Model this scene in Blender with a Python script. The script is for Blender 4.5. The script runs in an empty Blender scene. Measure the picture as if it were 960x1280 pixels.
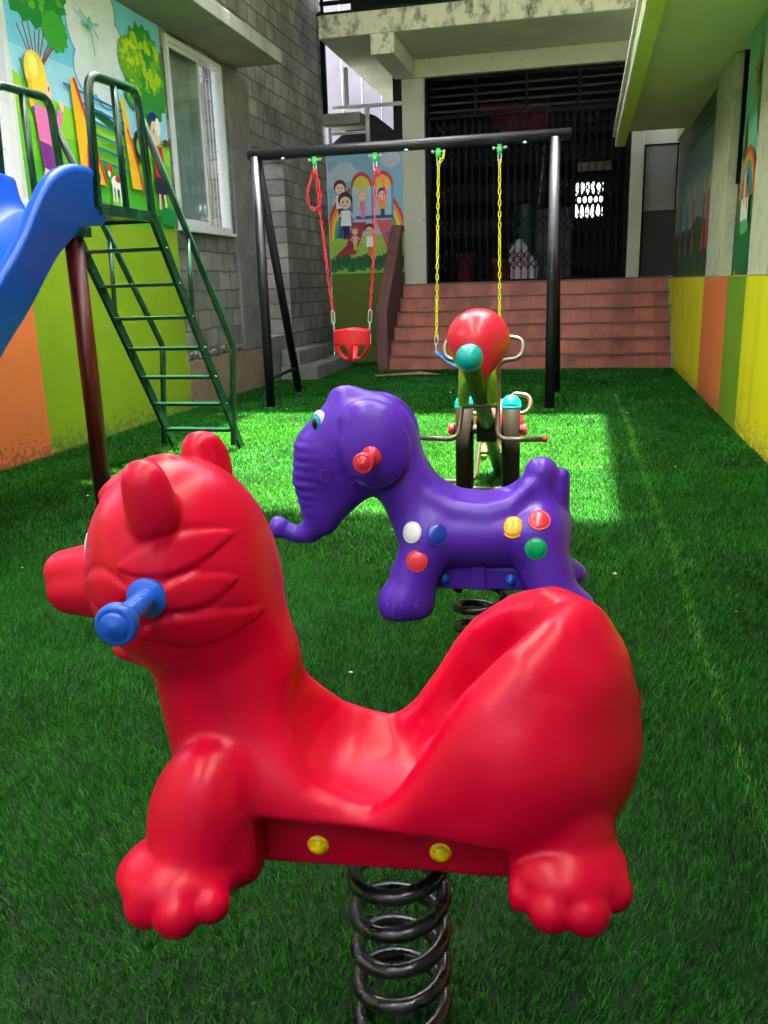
import bpy, bmesh, math, random
import numpy as np
from mathutils import Vector, Matrix
R = math.radians
scene = bpy.context.scene
# ---------------------------------------------------------------- camera
H = 1.2
pitch, yaw, roll = R(15.0), R(13.5), R(1.7)
fw = Vector((-math.sin(yaw)*math.cos(pitch), math.cos(yaw)*math.cos(pitch), -math.sin(pitch)))
r0 = Vector((math.cos(yaw), math.sin(yaw), 0)); u0 = r0.cross(fw)
rr = math.cos(roll)*r0 - math.sin(roll)*u0; uu = math.sin(roll)*r0 + math.cos(roll)*u0
cam_data = bpy.data.cameras.new('camera'); cam = bpy.data.objects.new('camera', cam_data)
scene.collection.objects.link(cam)
M3 = Matrix((rr, uu, -fw)).transposed()
cam.matrix_world = Matrix.Translation((0, 0, H)) @ M3.to_4x4()
cam_data.sensor_fit = 'VERTICAL'; cam_data.sensor_height = 36; cam_data.sensor_width = 36
cam_data.lens = 1050/1280*36; cam_data.clip_start = 0.02; cam_data.clip_end = 2000
scene.camera = cam
scene.render.resolution_x = 768; scene.render.resolution_y = 1024
# ---------------------------------------------------------------- world and sun
SUN_EL, SUN_AZ = 81.0, 12.0     # azimuth measured from +Y towards +X
w = bpy.data.worlds.new("World"); scene.world = w; w.use_nodes = True
nt = w.node_tree; nt.nodes.clear()
sky = nt.nodes.new('ShaderNodeTexSky'); sky.sky_type = 'NISHITA'; sky.sun_disc = False
sky.sun_elevation = R(SUN_EL); sky.sun_rotation = R(SUN_AZ); sky.dust_density = 3.0; sky.air_density = 1.0
bg = nt.nodes.new('ShaderNodeBackground'); bg.inputs[1].default_value = 0.10
wo = nt.nodes.new('ShaderNodeOutputWorld')
nt.links.new(sky.outputs[0], bg.inputs[0]); nt.links.new(bg.outputs[0], wo.inputs[0])
sd = bpy.data.lights.new('sun', 'SUN'); sd.energy = 5.0; sd.angle = R(2.0); sd.color = (1, 0.94, 0.80)
so = bpy.data.objects.new('sun', sd); scene.collection.objects.link(so)
sdir = Vector((math.sin(R(SUN_AZ))*math.cos(R(SUN_EL)), math.cos(R(SUN_AZ))*math.cos(R(SUN_EL)), math.sin(R(SUN_EL))))
so.rotation_euler = sdir.to_track_quat('Z', 'Y').to_euler(); so.location = (0, 5, 20)
scene.view_settings.view_transform = 'Standard'; scene.view_settings.look = 'None'
scene.view_settings.exposure = 3.5; scene.view_settings.gamma = 1
scene.view_settings.use_curve_mapping = False
scene.render.engine = 'CYCLES'
scene.cycles.max_bounces = 8; scene.cycles.diffuse_bounces = 6; scene.cycles.sample_clamp_indirect = 8
# ---------------------------------------------------------------- materials
def srgb(r, g=None, b=None):
    if g is None: r, g, b = r
    f = lambda c: (c/255/12.92 if c/255 <= 0.04045 else ((c/255+0.055)/1.055)**2.4)
    return (f(r), f(g), f(b), 1)
def mat(name, col, rough=0.5, metal=0.0, var=0.0, vscale=6.0, bump=0.0, bscale=60.0, coat=0.0, col2=None, spec=0.5, detail=6, trans=0.0):
    m = bpy.data.materials.new(name); m.use_nodes = True
    n = m.node_tree.nodes; l = m.node_tree.links
    p = n['Principled BSDF']; p.inputs['Roughness'].default_value = rough; p.inputs['Metallic'].default_value = metal
    p.inputs['Coat Weight'].default_value = coat; p.inputs['Specular IOR Level'].default_value = spec
    if trans: p.inputs['Transmission Weight'].default_value = trans
    c = tuple(col[:3])+(1,)
    p.inputs['Base Color'].default_value = c
    tc = n.new('ShaderNodeTexCoord')
    if var > 0 or col2:
        no = n.new('ShaderNodeTexNoise'); no.inputs['Scale'].default_value = vscale; no.inputs['Detail'].default_value = detail
        no.inputs['Roughness'].default_value = 0.6
        l.new(tc.outputs['Object'], no.inputs['Vector'])
        ra = n.new('ShaderNodeMapRange'); ra.inputs[1].default_value = 0.3; ra.inputs[2].default_value = 0.7
        l.new(no.outputs[0], ra.inputs[0])
        mx = n.new('ShaderNodeMix'); mx.data_type = 'RGBA'
        if col2: a, b = c, tuple(col2[:3])+(1,)
        else: a = tuple(x*(1-var) for x in c[:3])+(1,); b = tuple(min(1, x*(1+var)) for x in c[:3])+(1,)
        mx.inputs[6].default_value = a; mx.inputs[7].default_value = b
        l.new(ra.outputs[0], mx.inputs[0]); l.new(mx.outputs[2], p.inputs['Base Color'])
        rm = n.new('ShaderNodeMapRange'); rm.inputs[3].default_value = max(0.02, rough-0.08); rm.inputs[4].default_value = min(1, rough+0.08)
        l.new(no.outputs[0], rm.inputs[0]); l.new(rm.outputs[0], p.inputs['Roughness'])
    if bump > 0:
        nb = n.new('ShaderNodeTexNoise'); nb.inputs['Scale'].default_value = bscale; nb.inputs['Detail'].default_value = 5
        l.new(tc.outputs['Object'], nb.inputs['Vector'])
        bu = n.new('ShaderNodeBump'); bu.inputs['Strength'].default_value = bump; bu.inputs['Distance'].default_value = 0.01
        l.new(nb.outputs[0], bu.inputs['Height']); l.new(bu.outputs[0], p.inputs['Normal'])
    return m
def plastic(name, col, pale, rough=0.34, spec=0.38):
    """rotomoulded plastic with fine scuffs and slightly faded worn patches"""
    m = mat(name, col, rough, coat=0.0, bump=0.0, spec=spec)
    n = m.node_tree.nodes; l = m.node_tree.links; p = n['Principled BSDF']
    tc = n.new('ShaderNodeTexCoord')
    a = n.new('ShaderNodeTexNoise'); a.inputs['Scale'].default_value = 4; a.inputs['Detail'].default_value = 4
    mp = n.new('ShaderNodeMapping'); mp.inputs['Scale'].default_value = (3, 26, 26); mp.inputs['Rotation'].default_value = (0.4, 0.7, 0.2)
    b = n.new('ShaderNodeTexNoise'); b.inputs['Scale'].default_value = 2.2; b.inputs['Detail'].default_value = 8; b.inputs['Roughness'].default_value = 0.7
    b.inputs['Distortion'].default_value = 0.6
    l.new(tc.outputs['Object'], a.inputs['Vector']); l.new(tc.outputs['Object'], mp.inputs[0]); l.new(mp.outputs[0], b.inputs['Vector'])
    ra = n.new('ShaderNodeMapRange'); ra.inputs[1].default_value = 0.30; ra.inputs[2].default_value = 0.80
    l.new(a.outputs[0], ra.inputs[0])
    rb = n.new('ShaderNodeMapRange'); rb.inputs[1].default_value = 0.60; rb.inputs[2].default_value = 0.85
    l.new(b.outputs[0], rb.inputs[0])
    mu = n.new('ShaderNodeMath'); mu.operation = 'MULTIPLY'; l.new(ra.outputs[0], mu.inputs[0]); l.new(rb.outputs[0], mu.inputs[1])
    ad = n.new('ShaderNodeMath'); ad.operation = 'MULTIPLY'; ad.inputs[1].default_value = 0.45; l.new(rb.outputs[0], ad.inputs[0])
    ad.use_clamp = True
    mx = n.new('ShaderNodeMix'); mx.data_type = 'RGBA'; mx.inputs[6].default_value = tuple(col[:3])+(1,); mx.inputs[7].default_value = tuple(pale[:3])+(1,)
    l.new(ad.outputs[0], mx.inputs[0]); l.new(mx.outputs[2], p.inputs['Base Color'])
    rm = n.new('ShaderNodeMapRange'); rm.inputs[3].default_value = rough-0.05; rm.inputs[4].default_value = rough+0.10
    l.new(a.outputs[0], rm.inputs[0]); l.new(rm.outputs[0], p.inputs['Roughness'])
    bu = n.new('ShaderNodeBump'); bu.inputs['Strength'].default_value = 0.12; bu.inputs['Distance'].default_value = 0.004
    fi = n.new('ShaderNodeTexNoise'); fi.inputs['Scale'].default_value = 45; fi.inputs['Detail'].default_value = 3
    l.new(tc.outputs['Object'], fi.inputs['Vector']); l.new(fi.outputs[0], bu.inputs['Height']); l.new(bu.outputs[0], p.inputs['Normal'])
    return m
# ---------------------------------------------------------------- object helpers
LOC = {}
def tag(o, label=None, cat=None, group=None, kind=None):
    if label: o['label'] = label
    if cat: o['category'] = cat
    if group: o['group'] = group
    if kind: o['kind'] = kind
    return o
def thing(name, loc, label, cat, group=None):
    o = bpy.data.objects.new(name, None); scene.collection.objects.link(o); o.location = loc
    o.empty_display_size = 0.1
    return tag(o, label, cat, group)
def wloc(o):
    v = Vector(o.location)
    while o.parent: o = o.parent; v += Vector(o.location)
    return v
class MB:
    """collects geometry in WORLD coordinates; build() makes one mesh object local to its parent"""
    def __init__(s): s.v = []; s.f = []; s.m = []; s.cur = 0; s.sm = []
    def add(s, vs, fs, smooth=False):
        o = len(s.v); s.v += [tuple(v) for v in vs]
        for f in fs: s.f.append(tuple(i+o for i in f)); s.m.append(s.cur); s.sm.append(smooth)
        return s
    def box(s, x0, x1, y0, y1, z0, z1):
        x0, x1 = min(x0, x1), max(x0, x1); y0, y1 = min(y0, y1), max(y0, y1); z0, z1 = min(z0, z1), max(z0, z1)
        vs = [(x, y, z) for z in (z0, z1) for y in (y0, y1) for x in (x0, x1)]
        return s.add(vs, [(0,2,3,1),(4,5,7,6),(0,1,5,4),(2,6,7,3),(0,4,6,2),(1,3,7,5)])
    def obox(s, c, ax, ay, az):
        """box about c with half vectors"""
        c, ax, ay, az = map(Vector, (c, ax, ay, az))
        vs = [c+i*ax+j*ay+k*az for k in (-1, 1) for j in (-1, 1) for i in (-1, 1)]
        return s.add(vs, [(0,2,3,1),(4,5,7,6),(0,1,5,4),(2,6,7,3),(0,4,6,2),(1,3,7,5)])
    def bar(s, p, q, wd, ht, up=(0, 0, 1)):
        p, q = Vector(p), Vector(q); d = (q-p); dn = d.normalized(); up = Vector(up)
        a = dn.cross(up)
        if a.length < 1e-4: a = dn.cross(Vector((0, 1, 0)))
        a.normalize(); b = a.cross(dn).normalized()
        return s.obox((p+q)/2, d/2, a*wd/2, b*ht/2)
    def tube(s, pts, r, n=12, closed=False, cap=True):
        pts = [Vector(p) for p in pts]; N = len(pts)
        rs = r if isinstance(r, (list, tuple)) else [r]*N
        tans = []
        for i in range(N):
            if closed: t = pts[(i+1) % N]-pts[i-1]
            else: t = pts[min(i+1, N-1)]-pts[max(i-1, 0)]
            tans.append(t.normalized())
        a = tans[0].orthogonal().normalized(); vs = []
        for i in range(N):
            a = (a-tans[i]*a.dot(tans[i])).normalized(); b = tans[i].cross(a)
            for k in range(n):
                t = 2*math.pi*k/n; vs.append(pts[i]+(a*math.cos(t)+b*math.sin(t))*rs[i])
        fs = []
        for i in range(N if closed else N-1):
            j = (i+1) % N
            for k in range(n): fs.append((i*n+k, i*n+(k+1) % n, j*n+(k+1) % n, j*n+k))
        s.add(vs, fs, True)
        if cap and not closed:
            o = len(s.v)-len(vs)
            s.f.append(tuple(o+k for k in range(n))[::-1]); s.m.append(s.cur); s.sm.append(False)
            s.f.append(tuple(o+(N-1)*n+k for k in range(n))); s.m.append(s.cur); s.sm.append(False)
        return s
    def cyl(s, p, q, r, n=16): return s.tube([p, q], r, n)
    def ell(s, c, rx, ry=None, rz=None, n=16, m=10, zmin=-1.0):
        ry = ry or rx; rz = rz or rx; vs = []; fs = []
        t0 = math.asin(max(-1, zmin))
        for i in range(m+1):
            t = t0+(math.pi/2-t0)*i/m
            for k in range(n):
                a = 2*math.pi*k/n
                vs.append((c[0]+rx*math.cos(t)*math.cos(a), c[1]+ry*math.cos(t)*math.sin(a), c[2]+rz*math.sin(t)))
        for i in range(m):
            for k in range(n): fs.append((i*n+k, i*n+(k+1) % n, (i+1)*n+(k+1) % n, (i+1)*n+k))
        return s.add(vs, fs, True)
    def lathe(s, c, axis, prof, n=24):
        """prof: (distance along axis, radius)"""
        c = Vector(c); ax = Vector(axis).normalized(); a = ax.orthogonal().normalized(); b = ax.cross(a); vs = []; fs = []
        for (h, r) in prof:
            for k in range(n):
                t = 2*math.pi*k/n; vs.append(c+ax*h+(a*math.cos(t)+b*math.sin(t))*max(r, 1e-4))
        for i in range(len(prof)-1):
            for k in range(n): fs.append((i*n+k, i*n+(k+1) % n, (i+1)*n+(k+1) % n, (i+1)*n+k))
        return s.add(vs, fs, True)
    def prism(s, pts, dvec):
        """planar polygon (3D points) extruded by dvec"""
        n = len(pts); d = Vector(dvec); P = [Vector(p) for p in pts]
        vs = P+[p+d for p in P]
        fs = [tuple(range(n))[::-1], tuple(range(n, 2*n))]+[(i, (i+1) % n, n+(i+1) % n, n+i) for i in range(n)]
        return s.add(vs, fs)
    def build(s, name, mats, parent=None, bevel=0.0, label=None):
        me = bpy.data.meshes.new(name); off = wloc(parent) if parent else Vector((0, 0, 0))
        me.from_pydata([tuple(Vector(v)-off) for v in s.v], [], s.f)
        if not isinstance(mats, (list, tuple)): mats = [mats]
        for m in mats: me.materials.append(m)
        me.polygons.foreach_set('material_index', s.m); me.polygons.foreach_set('use_smooth', s.sm)
        me.update()
        bm = bmesh.new(); bm.from_mesh(me); bmesh.ops.recalc_face_normals(bm, faces=bm.faces); bm.to_mesh(me); bm.free()
        o = bpy.data.objects.new(name, me); scene.collection.objects.link(o)
        if parent: o.parent = parent
        if bevel:
            b = o.modifiers.new('bevel', 'BEVEL'); b.width = bevel; b.segments = 2; b.limit_method = 'ANGLE'; b.angle_limit = R(50)
            b.harden_normals = False
        if label: o['label'] = label
        return o
def bez(pts, r, n=5):
    """polyline with rounded corners"""
    P = [Vector(p) for p in pts]; out = [P[0]]
    for i in range(1, len(P)-1):
        a = (P[i-1]-P[i]); b = (P[i+1]-P[i]); d = min(r, a.length*0.49, b.length*0.49)
        p0 = P[i]+a.normalized()*d; p2 = P[i]+b.normalized()*d
        for k in range(n+1):
            t = k/n; out.append(p0*(1-t)**2+P[i]*2*t*(1-t)+p2*t*t)
    out.append(P[-1]); return out
def spline(pts, n=8):
    P = [Vector(p) for p in pts]; P = [P[0]*2-P[1]]+P+[P[-1]*2-P[-2]]; out = []
    for i in range(1, len(P)-2):
        for k in range(n):
            t = k/n; p0, p1, p2, p3 = P[i-1:i+3]
            out.append(0.5*((2*p1)+(p2-p0)*t+(2*p0-5*p1+4*p2-p3)*t*t+(3*p1-p0-3*p2+p3)*t**3))
    out.append(P[-2]); return out
def copy_tree(o, parent=None):
    c = o.copy(); scene.collection.objects.link(c)
    if parent: c.parent = parent
    for ch in list(o.children): copy_tree(ch, c)
    return c
# ---------------------------------------------------------------- setting materials
def brickmat(name, plane, c1, c2, mortar, bw, bh, ms=0.01, rough=0.85, bump=0.6, grime=0.35, offs=0.5, gscale=1.3):
    m = bpy.data.materials.new(name); m.use_nodes = True; n = m.node_tree.nodes; l = m.node_tree.links; p = n['Principled BSDF']
    p.inputs['Roughness'].default_value = rough
    tc = n.new('ShaderNodeTexCoord'); sp = n.new('ShaderNodeSeparateXYZ'); cb = n.new('ShaderNodeCombineXYZ')
    l.new(tc.outputs['Object'], sp.inputs[0]); l.new(sp.outputs[1 if plane == 'YZ' else 0], cb.inputs[0]); l.new(sp.outputs[2], cb.inputs[1])
    wn = n.new('ShaderNodeTexNoise'); wn.inputs['Scale'].default_value = 7; l.new(tc.outputs['Object'], wn.inputs['Vector'])
    wv = n.new('ShaderNodeVectorMath'); wv.operation = 'MULTIPLY_ADD'; wv.inputs[1].default_value = (0.035, 0.03, 0.0)
    l.new(wn.outputs['Color'], wv.inputs[0]); l.new(cb.outputs[0], wv.inputs[2])
    br = n.new('ShaderNodeTexBrick'); br.inputs['Scale'].default_value = 1; br.offset = offs
    br.inputs['Brick Width'].default_value = bw; br.inputs['Row Height'].default_value = bh; br.inputs['Mortar Size'].default_value = ms
    br.inputs['Mortar Smooth'].default_value = 0.3; br.inputs['Bias'].default_value = 0.0
    br.inputs['Color1'].default_value = c1+(1,); br.inputs['Color2'].default_value = c2+(1,); br.inputs['Mortar'].default_value = mortar+(1,)
    l.new(wv.outputs[0], br.inputs['Vector'])
    g = n.new('ShaderNodeTexNoise'); g.inputs['Scale'].default_value = gscale; g.inputs['Detail'].default_value = 9; g.inputs['Roughness'].default_value = 0.65
    l.new(tc.outputs['Object'], g.inputs['Vector'])
    ra = n.new('ShaderNodeMapRange'); ra.inputs[1].default_value = 0.35; ra.inputs[2].default_value = 0.7; ra.inputs[3].default_value = 1+grime*0.4; ra.inputs[4].default_value = 1-grime
    l.new(g.outputs[0], ra.inputs[0])
    mx = n.new('ShaderNodeVectorMath'); mx.operation = 'SCALE'; l.new(br.outputs[0], mx.inputs[0]); l.new(ra.outputs[0], mx.inputs['Scale'])
    l.new(mx.outputs[0], p.inputs['Base Color'])
    nb = n.new('ShaderNodeTexNoise'); nb.inputs['Scale'].default_value = 35; nb.inputs['Detail'].default_value = 6; l.new(tc.outputs['Object'], nb.inputs['Vector'])
    ma = n.new('ShaderNodeMath'); ma.operation = 'MULTIPLY_ADD'; ma.inputs[1].default_value = -1.3; l.new(br.outputs['Fac'], ma.inputs[0]); l.new(nb.outputs[0], ma.inputs[2])
    bu = n.new('ShaderNodeBump'); bu.inputs['Strength'].default_value = bump; bu.inputs['Distance'].default_value = 0.012
    l.new(ma.outputs[0], bu.inputs['Height']); l.new(bu.outputs[0], p.inputs['Normal'])
    return m
def stainmat(name, base, stain, rough=0.85, scale=3.0, thr=(0.5, 0.62), zs=1.0, bump=0.3, dirt=None):
    """painted plaster with blotchy stains running a little downward"""
    m = mat(name, base, rough, bump=bump, bscale=40); n = m.node_tree.nodes; l = m.node_tree.links; p = n['Principled BSDF']
    tc = n.new('ShaderNodeTexCoord'); mp = n.new('ShaderNodeMapping'); mp.inputs['Scale'].default_value = (1, 1, zs)
    no = n.new('ShaderNodeTexNoise'); no.inputs['Scale'].default_value = scale; no.inputs['Detail'].default_value = 10; no.inputs['Roughness'].default_value = 0.68
    l.new(tc.outputs['Object'], mp.inputs[0]); l.new(mp.outputs[0], no.inputs['Vector'])
    ra = n.new('ShaderNodeMapRange'); ra.inputs[1].default_value = thr[0]; ra.inputs[2].default_value = thr[1]; l.new(no.outputs[0], ra.inputs[0])
    mx = n.new('ShaderNodeMix'); mx.data_type = 'RGBA'; mx.inputs[6].default_value = tuple(base)+(1,); mx.inputs[7].default_value = tuple(stain)+(1,)
    l.new(ra.outputs[0], mx.inputs[0]); l.new(mx.outputs[2], p.inputs['Base Color'])
    if dirt:        # splashed soil near the foot of the wall, and specks
        sx = n.new('ShaderNodeSeparateXYZ'); l.new(tc.outputs['Object'], sx.inputs[0]); nz = n.new('ShaderNodeTexNoise'); nz.inputs['Scale'].default_value = 22; nz.inputs['Detail'].default_value = 8; l.new(tc.outputs['Object'], nz.inputs['Vector'])
        hz = n.new('ShaderNodeMapRange'); hz.inputs[1].default_value = 0.0; hz.inputs[2].default_value = 0.30; hz.inputs[3].default_value = 0.62; hz.inputs[4].default_value = 0.30; l.new(sx.outputs[2], hz.inputs[0])
        cm = n.new('ShaderNodeMath'); cm.operation = 'SUBTRACT'; l.new(hz.outputs[0], cm.inputs[0]); l.new(nz.outputs[0], cm.inputs[1])
        mrz = n.new('ShaderNodeMapRange'); mrz.inputs[1].default_value = 0.0; mrz.inputs[2].default_value = 0.10; mrz.inputs[4].default_value = 0.7; l.new(cm.outputs[0], mrz.inputs[0])
        m2 = n.new('ShaderNodeMix'); m2.data_type = 'RGBA'; m2.inputs[7].default_value = tuple(dirt)+(1,); l.new(mrz.outputs[0], m2.inputs[0]); l.new(mx.outputs[2], m2.inputs[6]); l.new(m2.outputs[2], p.inputs['Base Color'])
    return m
M_block = brickmat('grey_block_wall', 'YZ', (0.31, 0.30, 0.27), (0.19, 0.185, 0.17), (0.12, 0.115, 0.10), 0.31, 0.205, 0.012, bump=1.0, grime=0.62)
M_blockx = brickmat('grey_block_wall_end', 'XZ', (0.31, 0.30, 0.27), (0.19, 0.185, 0.17), (0.12, 0.115, 0.10), 0.31, 0.205, 0.012, bump=1.0, grime=0.62)
M_conc = stainmat('bare_concrete', (0.22, 0.215, 0.195), (0.12, 0.115, 0.105), scale=2.5, thr=(0.42, 0.7), bump=0.4)
M_conclight = stainmat('rendered_concrete', (0.30, 0.32, 0.25), (0.18, 0.19, 0.15), scale=2.0, thr=(0.45, 0.75))
M_stained = stainmat('weathered_slab_edge', (0.56, 0.54, 0.42), (0.035, 0.033, 0.03), scale=9.0, thr=(0.47, 0.68), zs=0.6, bump=0.6)
M_soffit = stainmat('pale_green_soffit', (0.46, 0.50, 0.38), (0.34, 0.37, 0.29), scale=1.5, thr=(0.45, 0.8))
M_column = stainmat('off_white_column', (0.50, 0.50, 0.42), (0.20, 0.19, 0.17), scale=7.0, thr=(0.62, 0.70))
M_base = stainmat('brown_plaster', (0.30, 0.22, 0.14), (0.17, 0.13, 0.09), scale=3, thr=(0.4, 0.7))
M_rubble = stainmat('rough_mortar', (0.24, 0.22, 0.20), (0.06, 0.055, 0.05), scale=16, thr=(0.45, 0.56), bump=1.0)
M_orange = stainmat('orange_wall_paint', (0.80, 0.20, 0.055), (0.66, 0.17, 0.06), 0.55, 2.5, (0.5, 0.8), bump=0.2, dirt=(0.22, 0.10, 0.05))
M_lime = stainmat('leaf_green_wall_paint', (0.25, 0.40, 0.012), (0.22, 0.34, 0.02), 0.5, 2.5, (0.45, 0.8), bump=0.2, dirt=(0.12, 0.15, 0.05))
M_yellow = stainmat('yellow_wall_paint', (0.78, 0.74, 0.004), (0.58, 0.52, 0.01), 0.55, 3, (0.5, 0.75), zs=0.3, bump=0.2, dirt=(0.30, 0.26, 0.06))
M_greenw = stainmat('green_wall_paint', (0.16, 0.32, 0.012), (0.13, 0.26, 0.02), 0.55, 3, (0.5, 0.8), bump=0.12)
M_canopy = stainmat('lime_ceiling_paint', (0.78, 0.90, 0.52), (0.68, 0.84, 0.44), 0.7, 1.6, (0.45, 0.8), bump=0.2)
M_canopylip = stainmat('lime_lip_paint', (0.60, 0.82, 0.14), (0.48, 0.68, 0.10), 0.7, 5, (0.5, 0.75), bump=0.2)
M_whitewall = stainmat('white_wall_paint', (0.62, 0.62, 0.58), (0.40, 0.40, 0.36), 0.7, 3, (0.55, 0.8), bump=0.2)
M_whiteedge = stainmat('white_slab_edge', (0.72, 0.72, 0.68), (0.30, 0.31, 0.24), 0.7, 14, (0.52, 0.65), bump=0.3)
M_winframe = mat('white_window_frame', (0.68, 0.70, 0.70), 0.3, var=0.05)
M_glass = bpy.data.materials.new('window_glass'); M_glass.use_nodes = True
_n = M_glass.node_tree.nodes; _n.remove(_n['Principled BSDF']); _l = M_glass.node_tree.links
_a = _n.new('ShaderNodeBsdfTransparent'); _a.inputs[0].default_value = (0.78, 0.84, 0.82, 1); _b = _n.new('ShaderNodeBsdfGlossy'); _b.inputs['Roughness'].default_value = 0.03
_w = _n.new('ShaderNodeLayerWeight'); _w.inputs[0].default_value = 0.5; _p = _n.new('ShaderNodeMath'); _p.operation = 'POWER'; _p.inputs[1].default_value = 3.0; _l.new(_w.outputs['Facing'], _p.inputs[0]); _f = _n.new('ShaderNodeMath'); _f.operation = 'MULTIPLY_ADD'; _f.inputs[1].default_value = 0.6; _f.inputs[2].default_value = 0.05; _l.new(_p.outputs[0], _f.inputs[0]); _m = _n.new('ShaderNodeMixShader')
_l.new(_f.outputs[0], _m.inputs[0]); _l.new(_a.outputs[0], _m.inputs[1]); _l.new(_b.outputs[0], _m.inputs[2]); _l.new(_m.outputs[0], _n['Material Output'].inputs[0])
M_curtain = mat('white_curtain', (0.72, 0.74, 0.74), 0.9, var=0.2, vscale=3)
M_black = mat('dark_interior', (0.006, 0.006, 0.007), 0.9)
M_gate = mat('black_gate_steel', (0.004, 0.004, 0.005), 0.6, var=0.3, spec=0.12)
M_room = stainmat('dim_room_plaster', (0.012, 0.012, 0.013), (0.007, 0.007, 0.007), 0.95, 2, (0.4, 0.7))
M_tile = brickmat('terracotta_tile', 'XZ', (0.50, 0.165, 0.115), (0.38, 0.115, 0.085), (0.26, 0.09, 0.07), 0.30, 4.0, 0.004, rough=0.5, bump=0.15, grime=0.5, offs=0.0, gscale=2.6)
M_nosing = mat('step_nosing', (0.22, 0.10, 0.08), 0.5, var=0.3)
M_maroon = mat('maroon_plaster', (0.14, 0.055, 0.052), 0.7, var=0.25, vscale=4, bump=0.15)
M_steel = mat('galvanised_steel', (0.34, 0.35, 0.38), 0.45, metal=0.3, var=0.15)
M_pinkwall = stainmat('bright_far_wall', (0.30, 0.265, 0.29), (0.23, 0.20, 0.22), 0.8, 1.2, (0.4, 0.7))
M_turf = mat('turf_backing', (0.002, 0.016, 0.002), 0.9, var=0.3, vscale=30)  # near black: shadow in the gaps between blades is put into this colour
M_earth = mat('concrete_yard', (0.22, 0.21, 0.19), 0.9, var=0.2, vscale=2)
M_roofsheet = mat('shade_roof_sheet', (0.25, 0.25, 0.25), 0.6, var=0.1)
def sheet(v):
    mt = bpy.data.materials.new('added_roof_diffuser'); mt.use_nodes = True
    _n = mt.node_tree.nodes; _n.remove(_n['Principled BSDF']); _t = _n.new('ShaderNodeBsdfTranslucent'); _t.inputs[0].default_value = (v, v*0.99, v*0.93, 1)
    mt.node_tree.links.new(_t.outputs[0], _n['Material Output'].inputs[0]); return mt
M_translucent = sheet(0.11); M_clearsheet = sheet(0.92)  # sheets of the added roof: dull diffuser, and bright one for highlight streaks
# ---------------------------------------------------------------- ground
g = MB().box(-500, 500, -500, 500, -0.3, -0.02).build('ground', M_earth); tag(g, kind='structure')
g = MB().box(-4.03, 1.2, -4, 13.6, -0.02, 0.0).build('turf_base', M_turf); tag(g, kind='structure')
# ---------------------------------------------------------------- flat wall paintings
PM = {}
def pm(c):
    if c not in PM: PM[c] = mat('mural_paint', srgb(*c)[:3], 0.45, var=0.06, vscale=9)
    return PM[c]
class Paint:
    """flat layered colour shapes lying on a wall: (u, v) on the wall, raised by fractions of a millimetre"""
    def __init__(s, fn, clip): s.fn = fn; s.mb = MB(); s.mats = []; s.k = 0; s.clip = clip
    def poly(s, c, pts):
        u0, u1, v0, v1 = s.clip
        pts = [(min(max(a, u0), u1), min(max(b, v0), v1)) for a, b in pts]
        q = [pts[0]]
        for p in pts[1:]:
            if abs(p[0]-q[-1][0])+abs(p[1]-q[-1][1]) > 1e-5: q.append(p)
        if len(q) < 3: return
        m = pm(c)
        if m not in s.mats: s.mats.append(m)
        s.mb.cur = s.mats.index(m); s.k += 1
        s.mb.add([s.fn(a, b, 0.0015+0.00009*s.k) for a, b in q], [tuple(range(len(q)))])
    def rect(s, c, a, b, x, y): s.poly(c, [(a, x), (b, x), (b, y), (a, y)])
    def blob(s, c, u, v, r, ry=None, n=18, jag=0.0, seed=0, a0=0, a1=360):
        ry = ry or r; rn = random.Random(seed+int(u*997)+int(v*1313)); P = []
        for i in range(n+(0 if a1-a0 >= 360 else 1)):
            a = R(a0+(a1-a0)*i/n); k = 1-jag*(i % 2)+rn.uniform(-jag, jag)*0.4; P.append((u+r*k*math.cos(a), v+ry*k*math.sin(a)))
        s.poly(c, P)
    def line(s, c, pts, w):
        for (a, b) in zip(pts[:-1], pts[1:]):
            dx, dy = b[0]-a[0], b[1]-a[1]; L = math.hypot(dx, dy) or 1; nx, ny = -dy/L*w/2, dx/L*w/2
            s.poly(c, [(a[0]+nx, a[1]+ny), (a[0]-nx, a[1]-ny), (b[0]-nx, b[1]-ny), (b[0]+nx, b[1]+ny)])
    def arc(s, c, u, v, r0, r1, a0, a1, n=20, ky=1.0):
        P = [(u+r1*math.cos(R(a0+(a1-a0)*i/n)), v+r1*ky*math.sin(R(a0+(a1-a0)*i/n))) for i in range(n+1)]
        Q = [(u+r0*math.cos(R(a0+(a1-a0)*i/n)), v+r0*ky*math.sin(R(a0+(a1-a0)*i/n))) for i in range(n+1)]
        for i in range(n): s.poly(c, [P[i], P[i+1], Q[i+1], Q[i]])
    def tree(s, u, v, r, ry, seed, dark=(30, 140, 60), mid=(90, 190, 40), light=(190, 225, 40)):
        rn = random.Random(seed)
        s.blob(dark, u, v, r, ry, 40, 0.10, seed)
        for cc, n, lo in ((mid, 34, -0.5), (light, 30, -0.05)):
            for i in range(n):
                a = rn.uniform(0, 6.28); q = (rn.uniform(0, 1)**0.5)*(0.86 if cc == mid else 0.72)
                s.blob(cc, u+r*q*math.cos(a), v+ry*(q*math.sin(a)*0.75+(0.12 if cc == mid else 0.28)), r*rn.uniform(0.07, 0.17), ry*rn.uniform(0.06, 0.14), 14, 0.22, i)
    def build(s, name, parent): return s.mb.build(name, s.mats, parent)
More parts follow.
